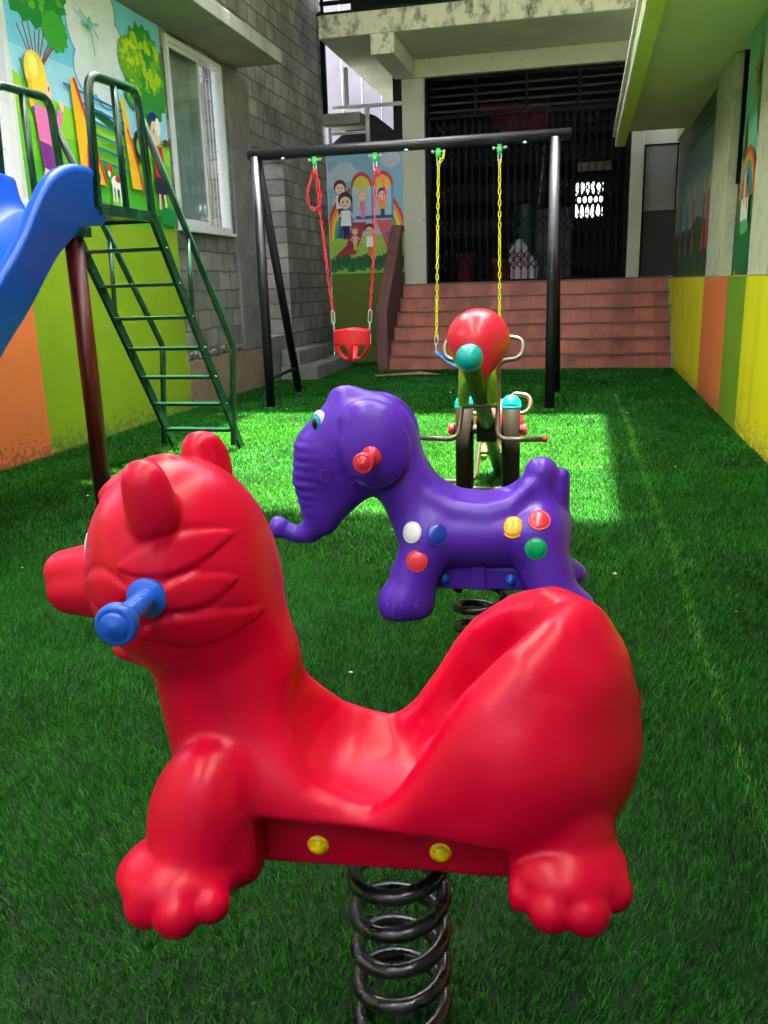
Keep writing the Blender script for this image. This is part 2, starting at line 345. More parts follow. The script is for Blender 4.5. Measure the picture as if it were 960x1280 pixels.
# ---------------------------------------------------------------- left school building
XL = -4.03
LB = thing('school_building', (XL, 5.0, 0), 'left grey block building with a cartoon playground mural over orange and green paint', 'building')
def wall_holes(mb, x0, x1, Y0, Y1, z0, z1, holes):
    ys = sorted({Y0, Y1}|{h[0] for h in holes}|{h[1] for h in holes})
    for a, b in zip(ys[:-1], ys[1:]):
        hs = sorted([(h[2], h[3]) for h in holes if h[0] <= a and h[1] >= b]); z = z0
        for (p, q) in hs:
            if p > z: mb.box(x0, x1, a, b, z, p)
            z = q
        if z < z1: mb.box(x0, x1, a, b, z, z1)
mb = MB(); wall_holes(mb, XL-0.2, XL, -4, 8.19, 0, 3.65, [(4.35, 5.79, 1.86, 3.45), (1.6, 3.0, 1.86, 3.45)]); mb.build('painted_wall', M_whitewall, LB)
mb = MB()
for (a, b, k) in ((-4, 0.9, 2), (0.9, 3.3, 1), (3.3, 5.71, 0), (5.71, 8.192, 1)):
    mb.cur = k; mb.box(XL+0.001, XL+0.006, a+0.0005, b-0.0005, 0.0, 1.80)
mb.build('painted_dado', [M_orange, M_lime, M_yellow], LB)
mb = MB(); wall_holes(mb, XL-0.2, XL-0.002, 8.19, 10.35, 0.0, 3.65, [(8.26, 9.58, 1.84, 3.61)])
mb.box(XL-0.2, XL-0.002, 11.55, 13.6, 0, 3.65); mb.box(XL-0.2, XL-0.002, 10.35, 11.55, 2.92, 3.65)
mb.box(XL-0.2, XL-0.002, -4, 13.6, 3.65, 7.6)
mb.build('block_wall', M_block, LB)
mb = MB().box(-5.3, XL-0.2, 11.55, 11.7, 0, 3.6); mb.box(-5.3, XL-0.2, 10.20, 10.35, 0, 3.6); mb.box(-5.4, -5.3, 10.2, 11.7, 0, 3.6); mb.build('doorway_side_wall', M_blockx, LB)
MB().box(XL-0.19, XL+0.03, 9.72, 10.34, 0.5, 3.64).build('corner_pillar', M_conc, LB, bevel=0.01)
MB().box(XL-0.19, XL+0.02, 8.195, 10.345, 0.0, 0.50).build('plaster_base', M_base, LB, bevel=0.01)
rg = random.Random(4); mb = MB()
for i in range(90):
    yy = 8.2+i*0.0238; mb.ell((XL-0.005, yy, 0.545+rg.uniform(-0.02, 0.03)), rg.uniform(0.02, 0.035), rg.uniform(0.02, 0.04), rg.uniform(0.02, 0.05), 8, 6, -0.99)
mb.build('rough_mortar_band', M_rubble, LB)
MB().box(XL+0.001, XL+0.62, 3.2, 9.93, 3.655, 3.79).build('window_sunshade', M_conclight, LB, bevel=0.008)
MB().box(XL-0.19, XL+0.06, 10.3, 11.6, 2.90, 3.02).build('doorway_lintel', M_conc, LB, bevel=0.006)
def sliding_window(Y0, Y1, z0, z1, parent):
    x = XL+0.012; f = 0.055
    w = MB(); w.box(x-0.09, x+0.02, Y0, Y1, z1-f, z1); w.box(x-0.09, x+0.02, Y0, Y1, z0, z0+f); w.box(x-0.09, x+0.02, Y0, Y0+f, z0+f, z1-f); w.box(x-0.09, x+0.02, Y1-f, Y1, z0+f, z1-f)
    fr = w.build('window', M_winframe, parent, bevel=0.004)
    MB().box(x-0.09, x+0.05, Y0-0.02, Y1+0.04, z0-0.035, z0-0.001).build('sill', M_winframe, fr, bevel=0.004)
    ym = Y0+(Y1-Y0)*0.60; s = MB(); e = 0.04; xs = x-0.01
    a, b = Y0+f, ym
    s.box(xs-0.02, xs+0.005, a, b, z0+f, z0+f+e); s.box(xs-0.02, xs+0.005, a, b, z1-f-e, z1-f); s.box(xs-0.02, xs+0.005, a, a+e, z0+f+e, z1-f-e); s.box(xs-0.02, xs+0.005, b-e, b, z0+f+e, z1-f-e)
    s.build('sash', M_winframe, fr, bevel=0.003)
    MB().box(xs-0.012, xs-0.006, a+e, b-e, z0+f+e, z1-f-e).build('pane', M_glass, fr)
    g = MB()
    for i in range(1, 5): yy = b+(Y1-f-b)*i/5; g.cyl((x-0.075, yy, z0+f), (x-0.075, yy, z1-f), 0.006, 6)
    for i in range(7): zz = z0+f+(z1-z0-2*f)*(i+0.5)/7; g.cyl((x-0.075, b-0.3, zz), (x-0.075, Y1-f, zz), 0.005, 6)
    g.build('grille', M_winframe, fr)
    c = MB(); N = 60; vs = []; cy0, cy1 = Y0+0.05, b+(Y1-b)*0.45
    for i in range(N+1):
        yy = cy0+(cy1-cy0)*i/N; xx = x-0.16+0.018*math.sin(i*1.3)+0.006*math.sin(i*3.1); vs += [(xx, yy, z0), (xx, yy, z1)]
    c.add(vs, [(2*i, 2*i+2, 2*i+3, 2*i+1) for i in range(N)], True); c.build('curtain', M_curtain, fr)
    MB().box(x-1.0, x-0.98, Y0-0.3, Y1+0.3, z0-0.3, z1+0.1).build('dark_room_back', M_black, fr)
sliding_window(8.26, 9.58, 1.84, 3.61, LB); sliding_window(4.35, 5.79, 1.86, 3.45, LB)
# --- mural: children's playground
P = Paint(lambda u, v, d: (XL+d, u, v), (5.80, 8.188, 1.80, 3.648))
P.rect((120, 205, 240), 5.80, 8.188, 1.80, 3.648); P.rect((165, 222, 246), 5.80, 8.188, 2.55, 2.95)
rn = random.Random(3)
for (u, v, r) in ((6.95, 3.30, 0.34), (6.75, 3.55, 0.25), (7.15, 3.52, 0.22), (7.30, 3.15, 0.20), (6.85, 2.98, 0.20), (7.10, 2.90, 0.18), (7.28, 3.30, 0.18)): P.blob((60, 160, 215), u, v, r+0.018, (r+0.018)*0.9, 24)
for (u, v, r) in ((6.95, 3.30, 0.34), (6.75, 3.55, 0.25), (7.15, 3.52, 0.22), (7.30, 3.15, 0.20), (6.85, 2.98, 0.20), (7.10, 2.90, 0.18), (7.28, 3.30, 0.18)): P.blob((222, 232, 240), u, v, r, r*0.9, 24)
P.poly((150, 215, 60), [(5.80, 2.78), (6.3, 2.66), (6.9, 2.60), (7.5, 2.56), (8.19, 2.60), (8.19, 1.8), (5.80, 1.8)])
P.poly((110, 195, 50), [(5.80, 2.5), (6.4, 2.40), (7.2, 2.46), (8.19, 2.40), (8.19, 1.8), (5.80, 1.8)])
P.poly((80, 180, 50), [(5.80, 2.2), (6.6, 2.16), (7.4, 2.26), (8.19, 2.20), (8.19, 1.8), (5.80, 1.8)])
P.poly((40, 110, 50), [(6.80, 2.66), (7.0, 2.70), (7.3, 2.60), (7.45, 2.54), (7.1, 2.58)])
for i in range(9): P.line((150, 85, 60), [(6.10+0.012*i, 2.86), (5.95+0.07*i, 3.10+0.03*(i % 3))], 0.014)
P.tree(6.18, 3.42, 0.46, 0.30, 5); P.blob((60, 170, 50), 6.42, 3.16, 0.18, 0.15, 24, 0.12)
for i in range(6): P.line((70, 45, 110), [(7.86+0.01*i, 2.6), (7.75+0.05*i, 2.90)], 0.010)
P.tree(7.84, 3.14, 0.40, 0.44, 8, (50, 150, 60), (110, 195, 40), (185, 220, 35)); P.tree(7.56, 3.22, 0.22, 0.20, 12, (110, 180, 40), (160, 210, 40), (205, 225, 40)); P.tree(7.55, 2.94, 0.16, 0.14, 9, (60, 160, 60), (120, 200, 40), (190, 220, 40))
for i in range(5): P.line((40, 130, 100), [(5.95+0.03*i, 2.68), (5.90+0.06*i, 2.86+0.03*(i % 2))], 0.018)
# climbing frame
for i in range(6): P.line((20, 110, 160), [(6.42 if i == 0 else 6.62, 2.80-0.098*i), (7.36, 2.74-0.098*i)], 0.020)
P.poly((250, 190, 40), [(6.52, 2.86), (6.585, 2.86), (6.90, 2.10), (6.80, 2.10), (6.66, 2.36), (6.63, 2.10), (6.55, 2.10)])
P.poly((225, 30, 50), [(6.555, 2.87), (6.60, 2.87), (6.93, 2.10), (6.895, 2.10)]); P.poly((225, 20, 60), [(6.67, 2.40), (6.62, 2.10), (6.80, 2.10)])
P.poly((250, 190, 40), [(7.28, 2.86), (7.34, 2.86), (7.52, 2.12), (7.35, 2.12)]); P.poly((225, 50, 50), [(7.34, 2.62), (7.37, 2.62), (7.60, 2.08), (7.56, 2.08)])
# girl
P.line((245, 200, 170), [(6.08, 2.15), (6.00, 1.98)], 0.045); P.blob((245, 250, 250), 5.96, 1.96, 0.05, 0.035); P.poly((130, 50, 150), [(6.02, 2.32), (6.20, 2.30), (6.23, 2.12), (6.04, 2.14)])
P.poly((240, 120, 190), [(6.00, 2.58), (6.16, 2.56), (6.21, 2.30), (6.02, 2.33)]); P.line((240, 120, 190), [(6.12, 2.50), (6.27, 2.42), (6.34, 2.58)], 0.06); P.blob((250, 210, 180), 6.36, 2.62, 0.03, 0.04)
P.blob((250, 205, 170), 6.17, 2.70, 0.08, 0.09); P.blob((250, 215, 70), 6.07, 2.80, 0.135, 0.15, 22, 0.02); P.line((240, 190, 50), [(5.99, 2.74), (5.98, 2.55)], 0.05)
P.blob((255, 235, 120), 6.05, 2.84, 0.06, 0.08); P.blob((40, 100, 180), 5.99, 2.54, 0.02)
P.blob((60, 60, 70), 6.215, 2.715, 0.010, 0.018)
# boy with cap, tyre swing
P.line((90, 90, 90), [(7.50, 2.85), (7.53, 2.62)], 0.008); P.arc((30, 35, 40), 7.54, 2.50, 0.05, 0.095, 0, 360, 24, 1.4)
P.line((245, 200, 170), [(7.86, 2.15), (7.84, 1.98)], 0.04); P.line((245, 200, 170), [(7.95, 2.15), (7.97, 1.96)], 0.04); P.poly((40, 40, 70), [(7.80, 2.28), (8.0, 2.28), (8.01, 2.12), (7.79, 2.12)])
P.poly((215, 40, 50), [(7.80, 2.55), (7.98, 2.55), (8.0, 2.27), (7.80, 2.27)]); P.blob((250, 205, 175), 7.87, 2.66, 0.09, 0.11); P.blob((30, 50, 130), 7.86, 2.76, 0.10, 0.08, 18, 0, 0, 0, 180); P.blob((240, 240, 240), 7.93, 2.72, 0.05, 0.08)
P.blob((120, 70, 40), 8.08, 2.60, 0.07, 0.03); P.blob((50, 50, 60), 7.84, 2.67, 0.010, 0.018)
# dog
P.blob((150, 205, 90), 7.10, 1.97, 0.13, 0.045); P.blob((245, 240, 235), 7.08, 2.14, 0.10, 0.055); P.blob((190, 60, 60), 7.10, 2.17, 0.05, 0.03)
for q in (7.0, 7.05, 7.12, 7.16): P.line((245, 240, 235), [(q, 2.12), (q, 1.98)], 0.026)
P.blob((200, 70, 60), 6.98, 2.24, 0.04, 0.055); P.blob((240, 235, 230), 6.96, 2.20, 0.022, 0.025); P.line((240, 230, 220), [(7.17, 2.16), (7.20, 2.26)], 0.014)
P.blob((40, 150, 60), 6.85, 1.88, 0.20, 0.09, 24, 0.2); P.blob((30, 140, 70), 8.0, 1.92, 0.20, 0.10, 24, 0.2); P.blob((30, 150, 90), 6.0, 1.86, 0.14, 0.08, 20, 0.2)
P.rect((230, 70, 60), 7.46, 7.53, 1.86, 1.95); P.rect((245, 200, 60), 7.40, 7.45, 1.86, 1.94); P.rect((50, 120, 200), 7.33, 7.385, 1.86, 1.92)
# dragonfly
P.line((110, 170, 80), [(6.90, 3.33), (6.93, 3.10)], 0.016); P.blob((140, 190, 90), 6.90, 3.34, 0.028, 0.05)
for (a, b) in ((-0.14, 0.07), (0.14, 0.03), (-0.13, -0.01), (0.12, -0.08)): P.line((120, 195, 215), [(6.90, 3.33), (6.90+a, 3.33+b)], 0.022)
P.build('playground_mural', LB)
# ---------------------------------------------------------------- right classroom building
XR = 1.2
RB = thing('classroom_building', (XR, 5.0, 0), 'right building with yellow, orange and green lower wall under a lime green canopy', 'building')
MB().box(XR+0.006, XR+0.3, -4, 13.6, 0, 1.2).build('lower_wall', M_whitewall, RB)
mb = MB()
bands = ((-4, 1.2, 1), (1.2, 3.0, 2), (3.0, 7.16, 0), (7.16, 8.05, 1), (8.05, 9.6, 2), (9.6, 13.59, 0))
for (a, b, k) in bands: mb.cur = k; mb.box(XR, XR+0.005, a+0.0005, b-0.0005, 0, 1.197)
mb.cur = 0; mb.box(XR, XR+0.3, -4, 13.59, 1.2003, 1.203)
mb.build('painted_dado', [M_yellow, M_greenw, M_orange], RB)
M_pillar = stainmat('cream_pillar', (0.52, 0.56, 0.42), (0.30, 0.32, 0.24), 0.7, 5, (0.5, 0.75))
for (a, b) in ((8.57, 9.58), (6.43, 7.16), (3.4, 4.1), (0.6, 1.4)): MB().box(XR+0.002, XR+0.26, a, b, 1.204, 3.079).build('pillar', M_pillar, RB, bevel=0.008)
for (a, b) in ((7.97, 8.57), (4.1, 6.43), (1.4, 3.4), (-4, 0.6)):
    w = MB(); w.box(XR+0.10, XR+0.16, a, b, 1.204, 2.0); w.build('window', mat('brown_shutter', (0.10, 0.075, 0.055), 0.6, var=0.2), RB)
    W2 = RB.children[-1]
    mb = MB(); mb.box(XR+0.08, XR+0.14, a+0.001, a+0.05, 2.0, 3.079); mb.box(XR+0.08, XR+0.14, b-0.05, b-0.001, 2.0, 3.079); mb.box(XR+0.08, XR+0.14, a+0.05, b-0.05, 2.0, 2.05); mb.build('frame', M_gate, W2)
    MB().box(XR+0.12, XR+0.13, a+0.05, b-0.05, 2.05, 3.079).build('pane', mat('frosted_pane', (0.30, 0.33, 0.26), 0.4), W2)
MB().box(XR+0.3, XR+3, -4, 13.6, 0, 3.08).build('inner_wall', M_whitewall, RB)
# rainbow mural strip
MB().box(XR+0.03, XR+0.2, 7.16, 7.97, 1.204, 3.079).build('mural_panel', M_whitewall, RB)
P = Paint(lambda u, v, d: (XR+0.03-d, u, v), (7.165, 7.965, 1.21, 3.075))
P.rect((110, 190, 150), 7.165, 7.965, 1.21, 3.075); P.rect((130, 200, 170), 7.165, 7.965, 1.9, 2.4)
P.blob((60, 130, 60), 7.56, 1.60, 0.5, 0.55, 30, 0.05)
P.tree(7.30, 2.42, 0.12, 0.22, 2, (40, 110, 50), (80, 150, 50), (130, 180, 60)); P.tree(7.85, 2.25, 0.10, 0.16, 4, (40, 110, 50), (80, 150, 50), (130, 180, 60))
for i, c in enumerate(((200, 90, 60), (220, 150, 60), (90, 160, 80), (60, 130, 190), (50, 70, 140))): P.arc(c, 7.56, 1.80, 0.34-0.045*(i+1), 0.34-0.045*i, 0, 180, 18, 1.15)
P.rect((225, 235, 225), 7.40, 7.72, 1.62, 1.80); P.blob((225, 190, 120), 7.60, 1.88, 0.05, 0.13); P.blob((210, 120, 90), 7.47, 1.80, 0.03, 0.10)
P.blob((20, 110, 60), 7.56, 1.42, 0.5, 0.22, 30, 0.12); P.blob((90, 170, 110), 7.52, 1.58, 0.2, 0.06, 20, 0.2)
P.poly((190, 110, 70), [(7.42+0.13*math.cos(R(90+36*i))*(1 if i % 2 == 0 else 0.42), 2.68+0.17*math.sin(R(90+36*i))*(1 if i % 2 == 0 else 0.42)) for i in range(10)])
P.line((120, 90, 70), [(7.36, 2.95), (7.45, 2.4)], 0.03)
P.build('rainbow_mural', RB)
MB().box(XR+0.05, XR+0.2, 9.58, 13.59, 1.204, 3.079).build('mural_panel', M_whitewall, RB)
P = Paint(lambda u, v, d: (XR+0.05-d, u, v), (9.585, 13.58, 1.21, 3.075))
P.rect((70, 105, 80), 9.585, 13.58, 1.21, 3.075); P.rect((120, 150, 150), 9.585, 13.58, 1.8, 2.75); P.poly((50, 90, 40), [(9.585, 1.75), (11, 1.9), (12, 1.7), (13.58, 1.8), (13.58, 1.21), (9.585, 1.21)])
for (u, c) in ((10.1, (170, 70, 80)), (10.45, (150, 60, 90)), (11.4, (170, 60, 60)), (12.1, (80, 110, 150)), (12.8, (160, 60, 70))):
    P.poly(c, [(u-0.12, 1.5), (u+0.12, 1.5), (u+0.08, 2.1), (u-0.08, 2.1)]); P.blob((200, 160, 130), u, 2.2, 0.09, 0.1); P.line((60, 60, 120), [(u-0.05, 1.5), (u-0.07, 1.3)], 0.05); P.line((60, 60, 120), [(u+0.05, 1.5), (u+0.07, 1.3)], 0.05)
P.build('children_mural', RB)
mb = MB().box(0.455, XR+3, -4, 12.45, 3.085, 3.24); mb.box(XR+0.001, XR+3, 12.45, 13.6, 3.085, 3.24); cs = mb.build('canopy', M_canopy, RB)
MB().box(0.335, 0.4545, -4, 12.62, 2.93, 3.16).build('canopy_lip', M_canopylip, cs, bevel=0.006)
mb = MB(); mb.box(0.325, 0.3345, -4, 12.62, 2.935, 3.045); mb.box(0.290, 0.324, -4, 12.62, 3.055, 3.12); mb.build('edge_moulding', M_whiteedge, cs, bevel=0.003)
mb = MB().box(0.325, 0.3345, -4, 12.62, 3.045, 3.055); mb.build('edge_groove', M_canopy, cs)
MB().box(XR+0.6, XR+3, -4, 13.6, 3.24, 7.0).build('upper_wall', M_whitewall, RB)
# ---------------------------------------------------------------- main building at the end
YB = 13.6
MBD = thing('main_building', (-0.8, YB, 0), 'building at the far end with a black folding gate above tiled steps', 'building')
MB().box(-2.80, -2.46, YB, YB+0.3, 0, 4.2).build('column', M_column, MBD, bevel=0.01)
MB().box(0.58, 0.76, YB, YB+0.3, 1.23, 4.2).build('column', M_column, MBD, bevel=0.01)
MB().box(-2.81, 4.0, YB-0.02, YB+0.32, 4.203, 4.45).build('lintel', M_column, MBD, bevel=0.006)
MB().box(-3.60, 4.0, 12.12, 17.0, 4.453, 4.74).build('floor_slab', M_soffit, MBD)
mb = MB()
mb.box(-3.615, 4.0, 12.095, 12.118, 4.455, 4.73); mb.box(-2.90, -2.58, 12.095, 12.118, 4.20, 4.454); mb.box(-3.62, -3.602, 12.12, 17, 4.455, 4.73)
mb.build('slab_edge', M_stained, MBD, bevel=0.008)
MB().box(-2.89, -2.59, 12.119, YB-0.021, 4.205, 4.4525).build('beam', M_soffit, MBD, bevel=0.004)
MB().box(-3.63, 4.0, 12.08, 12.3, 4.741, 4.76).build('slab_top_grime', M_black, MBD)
mb = MB()
for z in (4.86, 4.98, 5.10, 5.25, 5.6): mb.box(-3.6, 4.0, 12.14, 12.17, z, z+(0.05 if z < 5.2 else 0.03))
for i in range(14): mb.box(-3.6+i*0.5, -3.56+i*0.5, 12.175, 12.2, 4.76, 5.6)
mb.build('balcony_railing', M_gate, MBD)
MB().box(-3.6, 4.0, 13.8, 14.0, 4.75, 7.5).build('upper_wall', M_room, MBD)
# room behind the gate
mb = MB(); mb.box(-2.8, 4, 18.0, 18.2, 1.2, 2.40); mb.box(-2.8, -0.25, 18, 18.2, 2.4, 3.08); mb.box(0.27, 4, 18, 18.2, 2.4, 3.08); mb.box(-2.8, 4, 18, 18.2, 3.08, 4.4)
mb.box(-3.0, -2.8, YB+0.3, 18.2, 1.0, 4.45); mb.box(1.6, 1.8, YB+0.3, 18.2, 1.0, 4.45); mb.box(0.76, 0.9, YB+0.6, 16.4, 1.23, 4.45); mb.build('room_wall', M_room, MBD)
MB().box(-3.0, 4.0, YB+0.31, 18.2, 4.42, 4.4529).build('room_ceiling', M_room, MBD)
MB().box(-2.82, 1.2, YB-0.05, 18.2, 0.9, 1.229).build('landing', M_tile, MBD)
# pierced ventilation blocks in the back wall (open to daylight)
mb = MB(); vx0, vx1, vz0, vz1 = -0.25, 0.27, 2.40, 3.08
for j, (za, zb) in enumerate(((2.40, 2.66), (2.68, 2.81), (2.83, 3.08))):
    for i in range(6):
        x = vx0+0.02+i*0.104-(0.052 if j == 1 else 0); r = 0.036; cz = (za+zb)/2; hz = (zb-za)/2
        # solid web left between neighbouring openings
        N = 8; L = []; Rr = []
        for k in range(N+1):
            t = -1+2*k/N; wd = r*(1-t*t)**0.5*(1.0 if j == 1 else (1.0+0.35*t*(1 if j == 2 else -1)))
            L.append((x+wd, cz+t*hz)); Rr.append((x+0.104-wd, cz+t*hz))
        for k in range(N):
            a, b, c, d = L[k], L[k+1], Rr[k+1], Rr[k]
            mb.prism([(a[0], 18.02, a[1]), (d[0], 18.02, d[1]), (c[0], 18.02, c[1]), (b[0], 18.02, b[1])], (0, 0.06, 0))
mb.box(vx0, vx1, 18.02, 18.08, 2.662, 2.678); mb.box(vx0, vx1, 18.02, 18.08, 2.812, 2.828)
mb.build('ventilation_block', M_room, MBD)
MB().box(-0.23, 0.42, 17.9, 17.96, 3.26, 3.42).build('beam_panel', mat('peach_lit_beam', (0.85, 0.55, 0.38), 0.7), MBD)  # peach light falling on this strip is put into its colour
# folding gate
GT = thing('folding_gate', (-0.9, YB+0.12, 1.23), 'black collapsible lattice gate closed across the entrance under dark louvres', 'gate')
x0, x1 = -2.455, 0.575; y = YB+0.12
mb = MB(); mb.box(x0, x1, y-0.04, y+0.04, 4.15, 4.199); mb.box(x0, x1, y-0.04, y+0.04, 3.62, 3.67); mb.box(x0, x0+0.05, y-0.04, y+0.04, 1.231, 4.15); mb.box(x1-0.05, x1, y-0.04, y+0.04, 1.231, 4.15); mb.box(x0, x1, y-0.03, y+0.03, 1.231, 1.26)
for i in (1, 2, 3): mb.box(x0+i*0.76-0.02, x0+i*0.76+0.02, y-0.03, y+0.03, 3.67, 4.15)
mb.build('frame', M_gate, GT)
mb = MB()
for k in range(4): mb.obox(((x0+x1)/2, y+0.06, 3.74+0.11*k), ((x1-x0)/2-0.05, 0, 0), (0, 0.03, 0.02), (0, -0.002, 0.003))
mb.build('louvre', mat('louvre_steel', (0.05, 0.05, 0.05), 0.5), GT)
mb = MB(); n = 27
for i in range(n+1):
    x = x0+0.06+(x1-x0-0.12)*i/n; mb.box(x-0.006, x+0.006, y-0.012, y+0.004, 1.262, 3.62); mb.box(x+0.014, x+0.022, y-0.012, y+0.004, 1.262, 3.62)
mb.build('upright', M_gate, GT)['kind'] = 'stuff'
dx = (x1-x0-0.12)/n
for zc in (1.55, 2.05, 2.55, 3.05, 3.42):
    mb = MB()
    for i in range(n-1):
        x = x0+0.06+dx*i
        mb.bar((x, y-0.018, zc-0.14), (x+2*dx, y-0.018, zc+0.14), 0.004, 0.016, (0, 0, 1)); mb.bar((x, y-0.024, zc+0.14), (x+2*dx, y-0.024, zc-0.14), 0.004, 0.016, (0, 0, 1))
    mb.build('lattice', M_gate, GT)
# side door on the right
DR = thing('side_door', (1.0, YB+0.25, 1.23), 'dark maroon door with a grey upper panel right of the folding gate', 'door')
MB().box(0.762, 1.42, YB+0.26, YB+0.31, 1.231, 4.2).build('backing', M_whitewall, DR)
mb = MB(); mb.box(0.80, 1.40, YB+0.2, YB+0.24, 1.24, 2.18); mb.build('lower_panel', mat('dark_maroon_paint', (0.010, 0.003, 0.005), 0.5), DR)
mb = MB(); mb.box(0.78, 0.80, YB+0.19, YB+0.25, 1.231, 3.10); mb.box(0.78, 1.40, YB+0.19, YB+0.25, 3.08, 3.10); mb.box(1.24, 1.26, YB+0.19, YB+0.25, 2.18, 3.08); mb.build('frame', M_gate, DR)
MB().box(0.80, 1.24, YB+0.235, YB+0.255, 2.19, 3.08).build('upper_panel', mat('grey_panel', (0.22, 0.22, 0.20), 0.6, var=0.1), DR)
# steps
ST = thing('entrance_steps', (-0.8, 12.3, 0), 'wide flight of reddish brown tiled steps rising to the gate', 'steps')
mb = MB(); mn = MB()
for k in range(6):
    ya = 12.30+0.25*k; z0, z1 = 0.205*k, 0.205*(k+1)-0.022
    mb.box(-2.83, 1.17, ya, YB-0.052, z0+0.0005, z1); mn.box(-2.83, 1.17, ya-0.018, ya+0.27 if k < 5 else YB-0.052, z1+0.0005, z1+0.0225)
mb.build('riser', M_tile, ST); mn.build('tread', M_nosing, ST, bevel=0.005)
mb = MB(); mb.prism([(1.172, 12.24, 0), (1.172, 13.55, 0), (1.172, 13.55, 1.24), (1.172, 13.5, 1.24)]+[(1.172, 12.28+0.25*k+dy, 0.205*k+0.205+dz) for k in range(4, -1, -1) for dy, dz in ((0.2, 0.03), (-0.03, 0.03))]+[(1.172, 12.24, 0.1)], (0.024, 0, 0))
mb.build('skirting', mat('skirting', (0.30, 0.32, 0.22), 0.6), ST)
BL = thing('stair_balustrade', (-2.9, 12.8, 0), 'solid maroon balustrade wall sloping up the left side of the tiled steps', 'balustrade')
MB().prism([(-2.93, 12.26, 0), (-2.93, 12.26, 0.80), (-2.93, 13.45, 2.02), (-2.93, 13.58, 2.02), (-2.93, 13.58, 0)], (0.09, 0, 0)).build('wall_panel', M_maroon, BL, bevel=0.01)
mb = MB(); pr_ = [(12.22, 0), (12.22, 0.86), (13.42, 2.12), (13.595, 2.12), (13.595, 2.02), (13.46, 2.02), (12.32, 0.82), (12.32, 0)]
mb.prism([(-2.97, a, b) for a, b in pr_], (0.17, 0, 0)); mb.build('coping', M_maroon, BL, bevel=0.015)
# mural wall between
MW = thing('mural_wall', (-3.4, YB, 0), 'narrow wall with a rainbow and children mural above dark green paint behind the bucket swing', 'wall')
MB().box(-4.03, -2.801, YB+0.001, YB+0.25, 0, 3.22).build('wall', M_whitewall, MW)
MB().box(-4.02, -2.805, YB-0.004, YB, 0.0, 1.42).build('painted_dado', mat('olive_wall_paint', (0.11, 0.16, 0.01), 0.6, var=0.1), MW)
P = Paint(lambda u, v, d: (u, YB-d, v), (-4.02, -2.81, 1.42, 3.21))
P.rect((120, 165, 200), -4.02, -2.81, 1.42, 3.21)
for (u, v, r) in ((-3.75, 2.95, 0.20), (-3.95, 2.85, 0.16), (-3.6, 2.9, 0.12), (-3.0, 3.1, 0.16)): P.blob((170, 180, 200), u, v, r, r*0.75, 20)
for i, c in enumerate(((190, 45, 50), (225, 130, 50), (225, 200, 60), (90, 160, 70), (50, 120, 190), (80, 60, 140))): P.arc(c, -3.42, 1.95, 0.66-0.045*(i+1), 0.66-0.045*i, 0, 180, 24, 1.25)
P.rect((160, 190, 210), -3.62, -2.98, 2.0, 2.75)
for (u, c) in ((-3.47, (200, 195, 60)), (-3.13, (215, 200, 60))): P.blob((180, 40, 50), u, 2.72, 0.17, 0.22, 20, 0, 0, 0, 180); P.blob(c, u, 2.70, 0.14, 0.18, 20, 0, 0, 0, 180)
for u in (-3.64, -3.30, -2.98): P.rect((70, 130, 190), u-0.015, u+0.015, 1.9, 2.72)
P.rect((40, 70, 140), -3.62, -2.98, 2.24, 2.29)
def kid(u, v, h, hair, top, leg):
    P.line(leg, [(u-0.03*h, v+0.30*h), (u-0.04*h, v)], 0.06*h*1.3); P.line(leg, [(u+0.03*h, v+0.30*h), (u+0.05*h, v)], 0.06*h*1.3)
    P.poly(top, [(u-0.12*h, v+0.28*h), (u+0.12*h, v+0.28*h), (u+0.10*h, v+0.60*h), (u-0.10*h, v+0.60*h)]); P.line((225, 180, 150), [(u-0.1*h, v+0.55*h), (u-0.22*h, v+0.40*h)], 0.05*h); P.line((225, 180, 150), [(u+0.1*h, v+0.55*h), (u+0.22*h, v+0.42*h)], 0.05*h)
    P.blob(hair, u, v+0.82*h, 0.17*h, 0.17*h, 16); P.blob((230, 190, 165), u, v+0.76*h, 0.13*h, 0.13*h, 14)
    for s_ in (-1, 1): P.blob((40, 30, 30), u+s_*0.05*h, v+0.78*h, 0.018*h, 0.026*h, 8)
    P.line((170, 60, 60), [(u-0.04*h, v+0.70*h), (u+0.04*h, v+0.70*h)], 0.012*h)
P.poly((150, 190, 70), [(-4.02, 1.95), (-3.5, 2.0), (-2.81, 1.98), (-2.81, 1.42), (-4.02, 1.42)])
kid(-3.82, 2.25, 0.6, (60, 35, 30), (225, 225, 230), (40, 50, 100)); kid(-3.74, 1.95, 0.72, (50, 30, 30), (235, 235, 240), (30, 40, 90)); kid(-3.46, 2.26, 0.42, (220, 170, 90), (215, 110, 160), (215, 110, 160)); kid(-3.14, 2.26, 0.44, (70, 40, 30), (225, 150, 50), (40, 40, 80))
P.poly((165, 30, 60), [(-3.62, 2.20), (-3.40, 2.20), (-3.60, 1.72), (-3.98, 1.66), (-3.75, 1.85)]); P.poly((200, 80, 90), [(-3.25, 2.22), (-2.98, 2.22), (-2.82, 1.72), (-3.05, 1.72)])
P.blob((60, 100, 190), -3.06, 2.0, 0.04); P.blob((90, 150, 80), -2.97, 2.15, 0.04)
kid(-3.60, 1.78, 0.36, (170, 110, 70), (225, 170, 190), (190, 210, 70)); kid(-3.36, 1.68, 0.50, (30, 25, 30), (240, 240, 240), (200, 110, 50)); kid(-2.95, 1.66, 0.28, (200, 90, 80), (90, 70, 150), (60, 60, 130))
for i in range(12): P.blob((20, 90, 50), -3.98+0.11*i, 1.55+0.03*(i % 3), 0.10, 0.12, 18, 0.2, i)
for i in range(10): P.blob((30, 115, 60), -3.95+0.12*i, 1.50+0.02*(i % 2), 0.05, 0.06, 14, 0.25, i)
P.build('rainbow_mural', MW)
